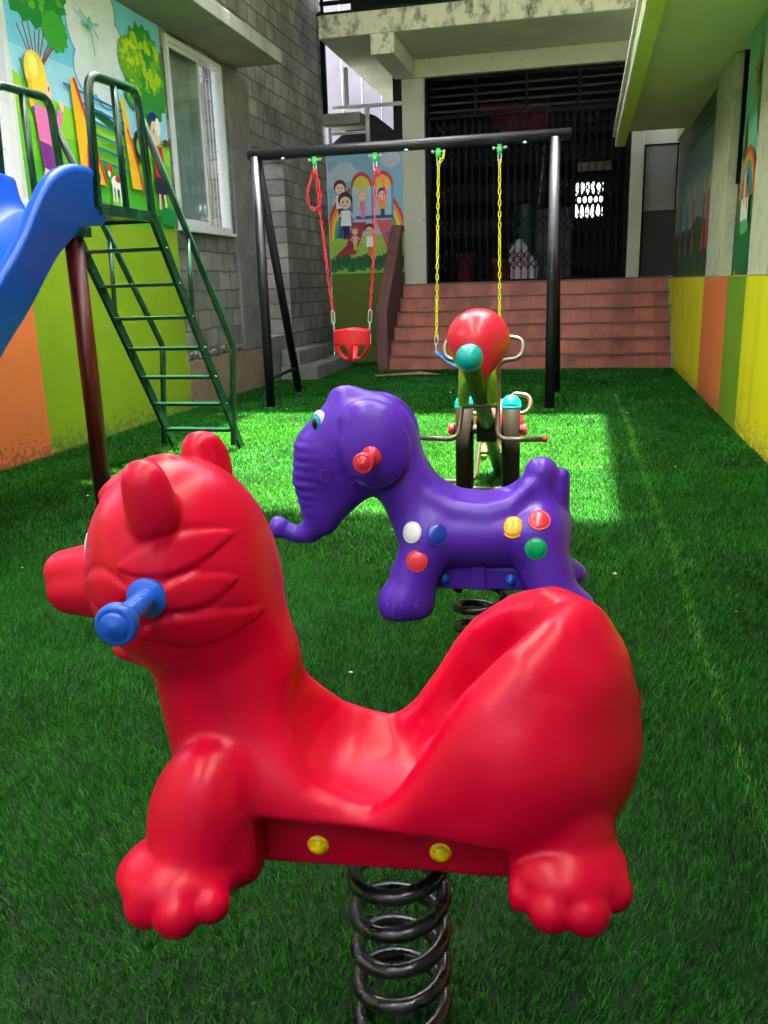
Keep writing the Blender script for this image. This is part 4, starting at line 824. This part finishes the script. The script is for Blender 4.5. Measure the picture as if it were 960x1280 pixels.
def sculpt(fn, lo, hi, h):
    """surface nets over a narrow band"""
    lo = np.array(lo, float); hi = np.array(hi, float); C = 4
    nb = np.ceil((hi-lo)/(h*C)).astype(int); N = nb*C+1
    cx = [lo[i]+(np.arange(nb[i])*C+C/2)*h for i in range(3)]
    G = np.stack(np.meshgrid(*cx, indexing='ij'), -1).reshape(-1, 3)
    dc = fn(G).reshape(nb)
    D = np.repeat(np.repeat(np.repeat(dc, C, 0), C, 1), C, 2); D = np.pad(D, ((0, 1),)*3, mode='edge')
    near = np.abs(dc) < h*C*2.2
    nm = np.repeat(np.repeat(np.repeat(near, C, 0), C, 1), C, 2); nm = np.pad(nm, ((0, 1),)*3, mode='edge')
    nm[1:] |= nm[:-1]; nm[:, 1:] |= nm[:, :-1]; nm[:, :, 1:] |= nm[:, :, :-1]
    idx = np.argwhere(nm); out = np.empty(len(idx))
    for s in range(0, len(idx), 200000):
        out[s:s+200000] = fn(lo+idx[s:s+200000]*h)
    D[tuple(idx.T)] = out
    S = D < 0
    c = np.zeros(tuple(np.array(D.shape)-1), int)
    sl = [slice(0, -1), slice(1, None)]
    for a in sl:
        for b in sl:
            for d in sl: c += S[a, b, d]
    act = (c > 0) & (c < 8); ids = -np.ones(act.shape, int); cells = np.argwhere(act); ids[act] = np.arange(len(cells))
    acc = np.zeros((len(cells), 3)); cnt = np.zeros(len(cells))
    offs = [(i, j, k) for i in (0, 1) for j in (0, 1) for k in (0, 1)]
    for p in offs:
        for ax in range(3):
            if p[ax]: continue
            q = list(p); q[ax] = 1
            A = D[tuple((cells+p).T)]; B = D[tuple((cells+q).T)]; cr = (A < 0) != (B < 0)
            t = np.where(cr, A/np.where(cr, A-B, 1), 0)
            pos = np.array(p, float)[None]+0*cells; pos[:, ax] = t
            acc[cr] += pos[cr]; cnt[cr] += 1
    V = lo+(cells+acc/cnt[:, None])*h
    F = []
    for ax in range(3):
        o1, o2 = [(1, 2), (2, 0), (0, 1)][ax]
        A = S; sh = [slice(None)]*3; sh2 = [slice(None)]*3; sh[ax] = slice(0, -1); sh2[ax] = slice(1, None)
        a, b = S[tuple(sh)], S[tuple(sh2)]
        e = np.argwhere(a != b); ok = (e[:, o1] > 0) & (e[:, o2] > 0) & (e[:, o1] < act.shape[o1]) & (e[:, o2] < act.shape[o2]); e = e[ok]
        flip = S[tuple(e.T)]
        def g(d1, d2):
            q = e.copy(); q[:, o1] += d1; q[:, o2] += d2; return ids[tuple(q.T)]
        quad = np.stack([g(-1, -1), g(0, -1), g(0, 0), g(-1, 0)], 1)
        quad[~flip] = quad[~flip][:, ::-1]; F.append(quad)
    F = np.concatenate(F)
    for _ in range(3):      # pull the vertices onto the true surface
        e = h*0.5; d = fn(V); g = np.stack([fn(V+np.eye(3)[i]*e)-fn(V-np.eye(3)[i]*e) for i in range(3)], 1)/(2*e)
        g2 = (g*g).sum(1)+1e-9; st = np.clip(d/g2, -h*0.5, h*0.5); V = V-st[:, None]*g
        # relax a little
        if _ < 2:
            S1 = np.zeros_like(V); n1 = np.zeros(len(V))
            for i in range(4):
                for j in ((i+1) % 4, (i-1) % 4):
                    np.add.at(S1, F[:, i], V[F[:, j]]); np.add.at(n1, F[:, i], 1)
            V = V*0.5+0.5*S1/np.maximum(n1, 1)[:, None]
    return V, F
def np_mesh(name, V, F, m, parent=None, smooth=True, xf=None):
    me = bpy.data.meshes.new(name); me.vertices.add(len(V)); me.vertices.foreach_set('co', V.astype(np.float32).ravel())
    k = F.shape[1]; me.loops.add(F.size); me.loops.foreach_set('vertex_index', F.astype(np.int32).ravel())
    me.polygons.add(len(F)); me.polygons.foreach_set('loop_start', np.arange(0, F.size, k, dtype=np.int32))
    me.update(calc_edges=True); me.validate(); me.materials.append(m)
    me.polygons.foreach_set('use_smooth', np.full(len(me.polygons), smooth)); me.update()
    o = bpy.data.objects.new(name, me); scene.collection.objects.link(o)
    if parent: o.parent = parent
    return o
def leaf(P, cx, cz, a, b, ang):
    x = P[:, 0]-cx; z = P[:, 2]-cz; c, s = math.cos(ang), math.sin(ang)
    u = (x*c+z*s)/a; v = (-x*s+z*c)/b
    return np.abs(v)/np.maximum(1-u*u, 1e-3)+np.where(np.abs(u) > 1, 5, 0)      # < 1 inside a pointed leaf
def sstep(a, b, x):
    t = np.clip((x-a)/(b-a), 0, 1); return t*t*(3-2*t)
def surf_y(fn, x, z, y0=-0.30):
    ys = np.linspace(y0, 0, 301); D = fn(np.stack([np.full(301, x), ys, np.full(301, z)], 1))
    i = int(np.argmax(D < 0)); return ys[i]
def surf_n(fn, p):
    p = np.array(p); e = 0.004
    g = np.array([fn((p+np.eye(3)[i]*e)[None])[0]-fn((p-np.eye(3)[i]*e)[None])[0] for i in range(3)]); return Vector(g).normalized()
# ---------------------------------------------------------------- red bear rider
M_red = plastic('red_plastic', (0.52, 0.0, 0.026), (0.64, 0.07, 0.10), 0.29, 0.24)
M_purple = plastic('purple_plastic', (0.082, 0.018, 0.42), (0.16, 0.08, 0.52), 0.30)
M_bluepl = mat('blue_plastic', (0.01, 0.10, 0.62), 0.35, var=0.1)
M_yellowpl = mat('yellow_plastic', (0.95, 0.62, 0.0), 0.3, var=0.08)
M_blackmetal = mat('black_powder_coat', (0.008, 0.007, 0.011), 0.28, col2=(0.018, 0.014, 0.018), vscale=14, bump=0.10, coat=0.25)
M_white = mat('white_plastic', (0.75, 0.75, 0.78), 0.35, var=0.05)
M_dark = mat('black_rubber', (0.01, 0.01, 0.012), 0.4)
def bear(P0):
    P = sym(P0); x, y, z = P[:, 0], P[:, 1], P[:, 2]
    # head and neck
    d = s_ell(P, (-0.316, 0, 0.832), (0.127, 0.145, 0.138))
    d = smin(d, s_ell(P, (-0.305, -0.06, 0.780), (0.112, 0.085, 0.095)), 0.04)
    neck = s_cap(P, (-0.285, 0, 0.80), (-0.226, 0, 0.52), 0.100, 0.122, 1.0)
    d = smin(d, neck, 0.05)
    # torso
    t = s_cap(P, (-0.20, 0, 0.495), (0.12, 0, 0.480), 0.112, 0.120, 1.30)
    d = smin(d, t, 0.05)
    # rump
    rump = s_ell(P, (0.182, 0, 0.560), (0.180, 0.200, 0.180))
    rump = smin(rump, s_ell(P, (0.225, 0, 0.672), (0.110, 0.135, 0.082)), 0.05)
    d = smin(d, rump, 0.07)
    cut = s_chain(P, [(-0.105, 0, 0.600, 0.050), (-0.07, 0, 0.560, 0.080), (-0.01, 0, 0.555, 0.092), (0.045, 0, 0.610, 0.095), (0.095, 0, 0.690, 0.085), (0.14, 0, 0.765, 0.075), (0.165, 0, 0.9, 0.075)], 1.45, 0.03)
    d = smax(d, -cut, 0.045)
    rim = s_chain(P, [(-0.195, -0.08, 0.53, 0.02), (-0.14, -0.108, 0.475, 0.026), (-0.075, -0.122, 0.447, 0.028), (0.0, -0.126, 0.450, 0.030), (0.05, -0.126, 0.510, 0.030),
                      (0.095, -0.124, 0.590, 0.030), (0.14, -0.118, 0.655, 0.032), (0.19, -0.098, 0.695, 0.034), (0.235, -0.06, 0.722, 0.034), (0.272, 0, 0.726, 0.034)])
    d = smin(d, rim, 0.03)
    # front leg: thigh bulge, shin, foot
    leg = s_ell(P, (-0.258, -0.128, 0.487), (0.078, 0.078, 0.105), rot=-0.28)
    leg = smin(leg, s_cap(P, (-0.262, -0.13, 0.47), (-0.270, -0.160, 0.42), 0.068, 0.07), 0.03)
    leg = smin(leg, s_cap(P, (-0.215, -0.11, 0.47), (-0.205, -0.13, 0.42), 0.05, 0.045), 0.025)
    foot = s_ell(P, (-0.285, -0.175, 0.416), (0.088, 0.078, 0.046), rotz=0.35)
    for (tx, ty, tz, r) in ((-0.345, -0.185, 0.405, 0.031), (-0.315, -0.225, 0.397, 0.033), (-0.270, -0.238, 0.397, 0.033), (-0.228, -0.222, 0.403, 0.027)):
        foot = smin(foot, s_cap(P, (tx, ty, tz), (tx*0.6-0.285*0.4, ty*0.6-0.175*0.4, tz+0.018), r, r*0.9), 0.007)
    leg = smin(leg, foot, 0.006)
    d = smin(d, leg, 0.014)
    # rear leg and foot
    rl = s_cap(P, (0.24, -0.115, 0.50), (0.25, -0.130, 0.45), 0.070, 0.068)
    rf = s_ell(P, (0.247, -0.155, 0.448), (0.080, 0.075, 0.046))
    for (tx, ty, tz, r) in ((0.188, -0.190, 0.428, 0.026), (0.224, -0.212, 0.424, 0.031), (0.268, -0.212, 0.424, 0.032), (0.303, -0.185, 0.434, 0.027)):
        rf = smin(rf, s_cap(P, (tx, ty, tz), (tx*0.6+0.247*0.4, ty*0.6-0.155*0.4, tz+0.022), r, r*0.9), 0.007)
    rl = smin(rl, rf, 0.006)
    d = smin(d, rl, 0.007)
    d = smax(d, -s_cap(P, (0.120, -0.236, 0.66), (0.112, -0.222, 0.53), 0.030, 0.016), 0.035)
    # flat belly above the side bar
    zt = 0.462-0.050*(x+0.17)+0.42*np.maximum(0, -y-0.096); ct = np.maximum.reduce([np.abs(x+0.006)-0.176, y+0.096, z-zt])
    d = smax(d, -ct, 0.010)
    bar = s_box(P, (-0.005, 0, 0.418), (0.24, 0.098, 0.043), 0.006)
    d = smin(d, bar, 0.01)
    # muzzle
    m = s_cap(P, (-0.39, 0, 0.780), (-0.484, 0, 0.772), 0.066, 0.044, 1.15)
    up = s_cap(P, (-0.38, 0, 0.812), (-0.500, 0, 0.798), 0.045, 0.029, 1.35)
    m = smin(m, up, 0.005)
    m = smax(m, -s_chain(P, [(-0.60, 0.0, 0.776, 0.003), (-0.43, 0.0, 0.812, 0.001)]), 0.008)
    d = smin(d, m, 0.012)
    d = smin(d, s_ell(P, (-0.375, 0, 0.690), (0.052, 0.075, 0.022)), 0.02)
    # ears
    ear = s_cap(P, (-0.304, -0.100, 0.915), (-0.312, -0.110, 0.960), 0.033, 0.030)
    ear = smin(ear, s_ell(P, (-0.298, -0.122, 0.925), (0.032, 0.022, 0.055)), 0.02)
    ear = smax(ear, -s_ell(P, (-0.350, -0.112, 0.955), (0.018, 0.020, 0.035)), 0.012)
    d = smin(d, ear, 0.006)
    # hair tuft ridge on top of the head
    d = smin(d, s_ell(P, (-0.37, 0, 0.940), (0.07, 0.018, 0.020), rot=0.45), 0.015)
    # tail
    tail = s_cap(P0, (0.278, 0.02, 0.712), (0.332, 0.04, 0.59), 0.030, 0.036)
    d = smin(d, tail, 0.010)
    # cheek fur: raised pointed leaves with a groove round each
    side = sstep(0.045, 0.08, -y)*(x < -0.1)*(z > 0.6)
    for (cx, cz, a, b, an) in ((-0.275, 0.866, 0.075, 0.026, 0.20), (-0.250, 0.815, 0.056, 0.025, 0.14), (-0.250, 0.762, 0.082, 0.027, 0.04), (-0.375, 0.815, 0.050, 0.028, 0.1)):
        e = leaf(P, cx, cz, a, b, an)
        d = d-side*(0.0028*(1-sstep(0.6, 1.0, e))-0.0022*np.exp(-((e-1.12)/0.14)**2))
    return d
V, F = sculpt(bear, (-0.60, -0.32, 0.25), (0.42, 0.32, 1.03), 0.0052)
BEAR = (-0.262, 1.12, 0.0); BYAW = R(5.5)
t = thing('spring_rider', BEAR, 'big red bear shaped spring rider with blue handles, closest to the camera', 'spring rider', 'animal spring riders on the turf')
t.rotation_euler = (0, 0, BYAW)
body = np_mesh('body', V, F, M_red, t)
def lmb(mb, name, m, parent, **k):
    """mesh given in the thing's own coordinates"""
    me_parent = parent; o = mb.build(name, m, None, **k); o.parent = me_parent; return o
def handle(parent, p, q, r, m, grip=None):
    """round grip with a flange at the root, rings and a domed end cap"""
    p, q = Vector(p), Vector(q); L = (q-p).length; a = q-p
    prof = [(-0.01, r*0.9), (-0.01, r*2.0), (0.003, r*2.05), (0.006, r*1.9), (0.007, r*1.2)]
    k = 9
    for i in range(k):
        h = 0.010+(L-0.03)*i/k; st = (L-0.03)/k
        prof += [(h, r*0.95), (h+st*0.25, r*1.12), (h+st*0.6, r*1.12), (h+st*0.85, r*0.95)]
    prof += [(L-0.02, r), (L-0.018, r*1.85), (L-0.014, r*2.0), (L-0.004, r*2.0), (L-0.001, r*1.85), (L, r*1.5), (L-0.001, r*1.40), (L+0.0025, r*1.30), (L+0.0045, r*1.1), (L+0.0048, r*0.5), (L+0.0058, r*0.45), (L+0.006, 0)]
    return lmb(MB().lathe(p, a, prof, 32), 'handle', m, parent)
hy = -surf_y(bear, -0.305, 0.812)-0.002
handle(t, (-0.305, -hy, 0.812), (-0.306, -hy-0.098, 0.812), 0.0135, M_bluepl)
handle(t, (-0.305, hy, 0.812), (-0.306, hy+0.098, 0.812), 0.0135, M_bluepl)
for s_ in (-1, 1):
    e = lmb(MB().ell((-0.414, s_*0.048, 0.850), 0.020, 0.030, 0.034), 'eye', M_white, t)
    lmb(MB().ell((-0.430, s_*0.046, 0.847), 0.008, 0.013, 0.016), 'pupil', M_dark, e)
def bolt(parent, p, m, r=0.0135):
    b = MB().lathe(p, (0, -1, 0), [(-0.006, r*1.15), (0.002, r*1.2), (0.0035, r*1.08), (0.0036, r*0.98), (0.007, r*0.92), (0.0105, r*0.66), (0.0125, r*0.3), (0.013, 0)], 24)
    return lmb(b, 'bolt_cap', m, parent)
for bx in (-0.105, 0.075): bolt(t, (bx, -0.0985, 0.411), M_yellowpl)
seam = spline([(-0.285, 0, 0.742), (-0.256, 0, 0.71), (-0.241, 0, 0.685), (-0.231, 0, 0.649), (-0.220, 0, 0.614), (-0.201, 0, 0.587), (-0.181, 0, 0.558), (-0.168, 0, 0.530), (-0.160, 0, 0.505)], 5)
for sg in (-1, 1):
    lmb(MB().tube([(p.x, sg*(-surf_y(bear, p.x, p.z)-0.0004), p.z) for p in seam], 0.0013, 6), 'mould_seam', M_red, t)
def spring(parent, r, rt, z0, z1, turns, ph=0.0):
    pts = []
    n = int(turns*28)
    for i in range(n+1):
        a = 2*math.pi*turns*i/n+ph; u = i/n; pts.append((r*math.cos(a), r*math.sin(a), z0+(z1-z0)*u))
    s_ = lmb(MB().tube(pts, rt, 12), 'spring', M_blackmetal, parent)
    p = MB().box(-0.10, 0.10, -0.04, 0.04, z1+0.004, z1+0.012)
    lmb(p, 'mounting_plate', M_blackmetal, parent)
    return s_
spring(t, 0.072, 0.0125, 0.012, 0.350, 5.0, 2.6)

# ---------------------------------------------------------------- purple elephant rider
M_redpl = mat('red_button_plastic', (0.72, 0.03, 0.06), 0.25, var=0.08, coat=0.4)
M_greenpl = mat('green_button_plastic', (0.0, 0.36, 0.13), 0.25, var=0.08, coat=0.4)
M_whitepl = mat('white_button_plastic', (0.72, 0.74, 0.80), 0.25, var=0.05, coat=0.4)
M_navypl = mat('navy_button_plastic', (0.01, 0.04, 0.42), 0.25, var=0.08, coat=0.4)
M_orangepl = mat('amber_button_plastic', (0.85, 0.42, 0.01), 0.25, var=0.08, coat=0.4)
def elephant(P0):
    P = sym(P0); x, y, z = P[:, 0], P[:, 1], P[:, 2]
    d = s_ell(P, (-0.350, 0, 0.765), (0.160, 0.118, 0.140))
    d = smin(d, s_ell(P, (-0.40, 0, 0.685), (0.125, 0.09, 0.105)), 0.04)
    tr = s_chain(P, [(-0.475, 0, 0.72, 0.092), (-0.497, 0, 0.64, 0.078), (-0.492, 0, 0.56, 0.066), (-0.497, 0, 0.50, 0.050), (-0.530, 0, 0.465, 0.036), (-0.570, 0, 0.455, 0.028), (-0.608, 0, 0.468, 0.026), (-0.628, 0, 0.476, 0.034), (-0.633, 0, 0.478, 0.035)])
    tr = smax(tr, -s_cap(P, (-0.69, 0, 0.495), (-0.646, 0, 0.482), 0.026, 0.020), 0.006)
    web = s_cap(P, (-0.40, 0, 0.62), (-0.475, 0, 0.52), 0.07, 0.045)
    d = smin(d, tr, 0.045); d = smin(d, web, 0.03)
    d = smin(d, s_ell(P, (-0.40, 0, 0.885), (0.05, 0.04, 0.035)), 0.03)
    d = smin(d, s_cap(P, (-0.29, 0, 0.74), (-0.16, 0, 0.53), 0.085, 0.11), 0.05)
    tor = s_cap(P, (-0.13, 0, 0.475), (0.165, 0, 0.485), 0.112, 0.112, 1.25)
    d = smin(d, tor, 0.05)
    seatc = s_chain(P, [(-0.03, 0, 0.72, 0.13), (0.06, 0, 0.72, 0.125)])
    d = smax(d, -seatc, 0.03)
    sr = s_chain(P, [(-0.14, -0.07, 0.60, 0.02), (-0.07, -0.085, 0.565, 0.022), (0.02, -0.088, 0.555, 0.022), (0.09, -0.08, 0.575, 0.022), (0.14, -0.05, 0.62, 0.02)])
    d = smin(d, sr, 0.03)
    d = smin(d, s_cap(P, (0.165, 0, 0.56), (0.180, 0, 0.655), 0.065, 0.050), 0.035)
    d = smin(d, s_cap(P, (0.220, 0.0, 0.53), (0.238, 0.0, 0.645), 0.045, 0.026), 0.010)
    # legs
    fl = s_cap(P, (-0.15, -0.075, 0.47), (-0.205, -0.115, 0.31), 0.075, 0.072)
    fl = smin(fl, s_cap(P, (-0.232, -0.13, 0.282), (-0.20, -0.12, 0.278), 0.068, 0.064), 0.03)
    fl = smax(fl, -(z-0.240), 0.02)
    d = smin(d, fl, 0.03)
    bl = s_cap(P, (0.17, -0.07, 0.48), (0.215, -0.115, 0.33), 0.078, 0.072)
    bl = smin(bl, s_ell(P, (0.245, -0.135, 0.300), (0.088, 0.066, 0.05)), 0.03)
    bl = smax(bl, -(z-0.258), 0.02)
    d = smin(d, bl, 0.03)
    d = smax(d, -s_box(P, (0.0, -0.2, 0.29), (0.118, 0.135, 0.075), 0.02), 0.012)
    d = smin(d, s_box(P, (0.0, 0, 0.345), (0.18, 0.072, 0.034), 0.008), 0.01)
    # ear plate
    e = s_ell(P, (-0.298, -0.116, 0.755), (0.105, 0.046, 0.120), rot=0.1)
    d = smin(d, e, 0.008)
    d = smin(d, s_ell(P, (-0.32, -0.09, 0.84), (0.08, 0.05, 0.05)), 0.02)
    # wrinkles on the trunk, rings on the cheek, toes
    fr = sstep(-0.47, -0.53, x)*sstep(0.50, 0.56, z)*sstep(0.80, 0.74, z)
    d = d-fr*0.0020*np.sin((z-0.50)/0.030*2*math.pi)*sstep(0.0, 0.02, 0.08+y*0+0*z)
    sd_ = sstep(0.03, 0.05, -y)
    q = np.hypot(x+0.345, z-0.64); an = np.arctan2(z-0.64, x+0.345)
    d = d+sd_*0.006*np.exp(-((q-0.028)/0.005)**2)*(an > 0.4)*(an < 2.6)
    return d
V, F = sculpt(elephant, (-0.70, -0.25, 0.2), (0.36, 0.25, 0.95), 0.0062)
ELE = (-0.290, 2.45, 0.0)
t = thing('spring_rider', ELE, 'purple elephant shaped spring rider with red handles and coloured buttons', 'spring rider', 'animal spring riders on the turf')
t.rotation_euler = (0, 0, R(4.5))
body = np_mesh('body', V, F, M_purple, t)
hy = -surf_y(elephant, -0.300, 0.737)-0.002
handle(t, (-0.300, -hy, 0.737), (-0.308, -hy-0.098, 0.737), 0.0145, M_redpl)
handle(t, (-0.300, hy, 0.737), (-0.308, hy+0.098, 0.737), 0.0145, M_redpl)
def button(x, z, m, r=0.028):
    y = surf_y(elephant, x, z); n = surf_n(elephant, (x, y, z)); p = Vector((x, y, z))
    prof = [(-0.010, r*1.14), (0.0005, r*1.14), (0.001, r*1.08), (-0.0005, r*1.03), (0.001, r*0.98), (0.0025, r*0.93), (0.0045, r*0.65), (0.0058, r*0.3), (0.006, 0)]
    lmb(MB().lathe(p, n, prof, 28), 'button', m, t)
for (x, z, m) in ((-0.193, 0.507, M_whitepl), (-0.119, 0.505, M_navypl), (-0.176, 0.428, M_redpl), (0.099, 0.525, M_orangepl), (0.173, 0.547, M_redpl), (0.164, 0.470, M_greenpl)): button(x, z, m)
for bx in (-0.105, 0.095): bolt(t, (bx, -0.0725, 0.345), M_bluepl, 0.0155)
for (cx, cz, r) in ((-0.425, 0.705, 0.020), (-0.452, 0.665, 0.017), (-0.408, 0.660, 0.013)):
    pts = [Vector((cx+r*math.cos(a), 0, cz+r*1.1*math.sin(a))) for a in [2*math.pi*i/28 for i in range(28)]]
    for p in pts: p.y = surf_y(elephant, p.x, p.z)+0.0004
    lmb(MB().tube(pts, 0.0022, 8, closed=True), 'cheek_ring', M_purple, t)
pts = [Vector((-0.345+0.030*math.cos(R(a)), 0, 0.628+0.024*math.sin(R(a)))) for a in range(20, 175, 10)]
for p in pts: p.y = surf_y(elephant, p.x, p.z)+0.0002
lmb(MB().tube(pts, 0.0035, 8), 'mouth', M_purple, t)
for k in range(5):
    xx = -0.262+0.021*k; q = [Vector((xx, surf_y(elephant, xx, zz)+0.0005, zz)) for zz in (0.306, 0.296, 0.285, 0.275, 0.266)]
    lmb(MB().tube(q, 0.0036, 8), 'toe_ridge', M_purple, t)
lmb(MB().box(-0.02, 0.02, -0.085, -0.07, 0.315, 0.395), 'bar_rib', M_purple, t, bevel=0.004)
M_iris = mat('eye_blue', (0.05, 0.35, 0.55), 0.2)
for s_ in (-1, 1):
    e = lmb(MB().ell((-0.468, s_*0.060, 0.822), 0.022, 0.016, 0.034), 'eye', M_white, t)
    lmb(MB().ell((-0.474, s_*0.067, 0.820), 0.017, 0.012, 0.028), 'iris', M_iris, e)
    lmb(MB().ell((-0.479, s_*0.075, 0.818), 0.009, 0.006, 0.017), 'pupil', M_dark, e)
spring(t, 0.074, 0.0125, 0.012, 0.300, 4.4, 1.2)
# ---------------------------------------------------------------- artificial turf
DENS = 1.0
GR = ((0.003, 0.052, 0.006), (0.017, 0.165, 0.016), (0.055, 0.30, 0.045), (0.38, 0.50, 0.32))
rs = np.random.RandomState(7)
def blades(x, y, w, h):
    n = len(x); a = rs.uniform(0, 2*np.pi, n); lean = rs.uniform(0.15, 0.95, n)*h; la = rs.uniform(0, 2*np.pi, n)
    # the pile leans in drifting patches
    fld = 1.6*np.sin(x*2.1+1.3*np.sin(y*1.7))+1.2*np.cos(y*2.6+x*0.9)
    la = np.where(rs.rand(n) < 0.6, fld+rs.normal(0, 0.7, n), la)
    dx, dy = np.cos(a)*w/2, np.sin(a)*w/2; lx, ly = np.cos(la)*lean, np.sin(la)*lean
    V = np.empty((n, 5, 3), np.float32)
    V[:, 0] = np.stack([x-dx, y-dy, 0*x], 1); V[:, 1] = np.stack([x+dx, y+dy, 0*x], 1)
    V[:, 2] = np.stack([x+dx*0.8+lx*0.35, y+dy*0.8+ly*0.35, h*0.60], 1); V[:, 3] = np.stack([x-dx*0.8+lx*0.35, y-dy*0.8+ly*0.35, h*0.60], 1)
    V[:, 4] = np.stack([x+lx, y+ly, h*0.95], 1)
    return V.reshape(-1, 3)
def region(x0, x1, y0, y1, dens, w, h, seam=False):
    n = int((x1-x0)*(y1-y0)*dens); x = rs.uniform(x0, x1, n); y = rs.uniform(y0, y1, n)
    H_ = h*rs.uniform(0.65, 1.15, n)*(1+0.12*np.sin(x*3.3+y*1.1)*np.sin(y*2.7)); W_ = w*rs.uniform(0.8, 1.25, n)
    return blades(x, y, W_, H_), rs.rand(n)
parts_ = [region(-2.2, 1.19, 0.45, 2.0, 30000*DENS, 0.0024, 0.024), region(-3.2, 1.19, 2.0, 3.4, 24000*DENS, 0.0028, 0.024), region(-4.02, 1.19, 3.4, 5.6, 10500*DENS, 0.0048, 0.027), region(-4.02, 1.19, 5.6, 8.5, 6500*DENS, 0.0062, 0.027), region(-4.02, 1.19, 8.5, 12.28, 3600*DENS, 0.0085, 0.027), region(-4.02, -2.2, 0.45, 2.0, 4000*DENS, 0.006, 0.027), region(-4.02, -3.2, 2.0, 3.4, 5000*DENS, 0.006, 0.027), region(-4.02, 1.19, -1.0, 0.45, 4000*DENS, 0.006, 0.027), region(-4.02, -2.9, 12.28, 13.5, 2000*DENS, 0.01, 0.027)]
# the raised pale seam between two rolls of turf
n = 2500; y = rs.uniform(0.9, 9.4, n); x = 0.455-0.011*y+0.012*np.sin(y*1.9)+rs.normal(0, 0.011, n)
parts_.append((blades(x, y, 0.0032*(0.7+y*0.13), 0.032*rs.uniform(0.8, 1.2, n)), 0.62+rs.rand(n)*0.5))
V = np.concatenate([p[0] for p in parts_]); rnd = np.concatenate([p[1] for p in parts_]).astype(np.float32); n = len(V)//5
me = bpy.data.meshes.new('grass'); me.vertices.add(len(V)); me.vertices.foreach_set('co', V.ravel())
base = (np.arange(n)*5)[:, None]
loops = (base+np.array([0, 1, 2, 3, 3, 2, 4])).astype(np.int32).ravel(); me.loops.add(len(loops)); me.loops.foreach_set('vertex_index', loops)
me.polygons.add(2*n); me.polygons.foreach_set('loop_start', (np.arange(n)[:, None]*7+np.array([0, 4])).astype(np.int32).ravel())
me.update(calc_edges=True)
at = me.attributes.new('blade_tint', 'FLOAT', 'POINT'); at.data.foreach_set('value', np.repeat(rnd, 5))
m = bpy.data.materials.new('artificial_grass'); m.use_nodes = True; N_ = m.node_tree.nodes; l = m.node_tree.links; p = N_['Principled BSDF']
a_ = N_.new('ShaderNodeAttribute'); a_.attribute_name = 'blade_tint'
r_ = N_.new('ShaderNodeValToRGB'); e = r_.color_ramp.elements
mr = N_.new('ShaderNodeMapRange'); mr.inputs[2].default_value = 2.0; l.new(a_.outputs['Fac'], mr.inputs[0]); l.new(mr.outputs[0], r_.inputs[0])
e[0].position = 0.0; e[0].color = GR[0]+(1,); e[1].position = 0.34; e[1].color = GR[1]+(1,)
q = e.new(0.5); q.color = GR[2]+(1,); q = e.new(0.6); q.color = GR[3]+(1,)
tcg = N_.new('ShaderNodeTexCoord'); ng = N_.new('ShaderNodeTexNoise'); ng.inputs['Scale'].default_value = 2.2; ng.inputs['Detail'].default_value = 8; ng.inputs['Roughness'].default_value = 0.65
l.new(tcg.outputs['Object'], ng.inputs['Vector']); mg = N_.new('ShaderNodeMapRange'); mg.inputs[1].default_value = 0.3; mg.inputs[2].default_value = 0.7; mg.inputs[3].default_value = 0.62; mg.inputs[4].default_value = 1.38
l.new(ng.outputs[0], mg.inputs[0]); sg = N_.new('ShaderNodeVectorMath'); sg.operation = 'SCALE'; l.new(r_.outputs[0], sg.inputs[0]); l.new(mg.outputs[0], sg.inputs['Scale'])
l.new(sg.outputs[0], p.inputs['Base Color']); p.inputs['Roughness'].default_value = 0.45; p.inputs['Specular IOR Level'].default_value = 0.10
tb = N_.new('ShaderNodeBsdfTranslucent'); mxs = N_.new('ShaderNodeMixShader'); mxs.inputs[0].default_value = 0.32
sc_ = N_.new('ShaderNodeVectorMath'); sc_.operation = 'MULTIPLY'; sc_.inputs[1].default_value = (3.2, 2.1, 1.0); l.new(sg.outputs[0], sc_.inputs[0]); l.new(sc_.outputs[0], tb.inputs[0])
l.new(p.outputs[0], mxs.inputs[1]); l.new(tb.outputs[0], mxs.inputs[2]); l.new(mxs.outputs[0], N_['Material Output'].inputs[0])
me.materials.append(m)
g = bpy.data.objects.new('grass', me); scene.collection.objects.link(g); tag(g, 'short green artificial grass covering the whole yard', 'grass', kind='stuff')
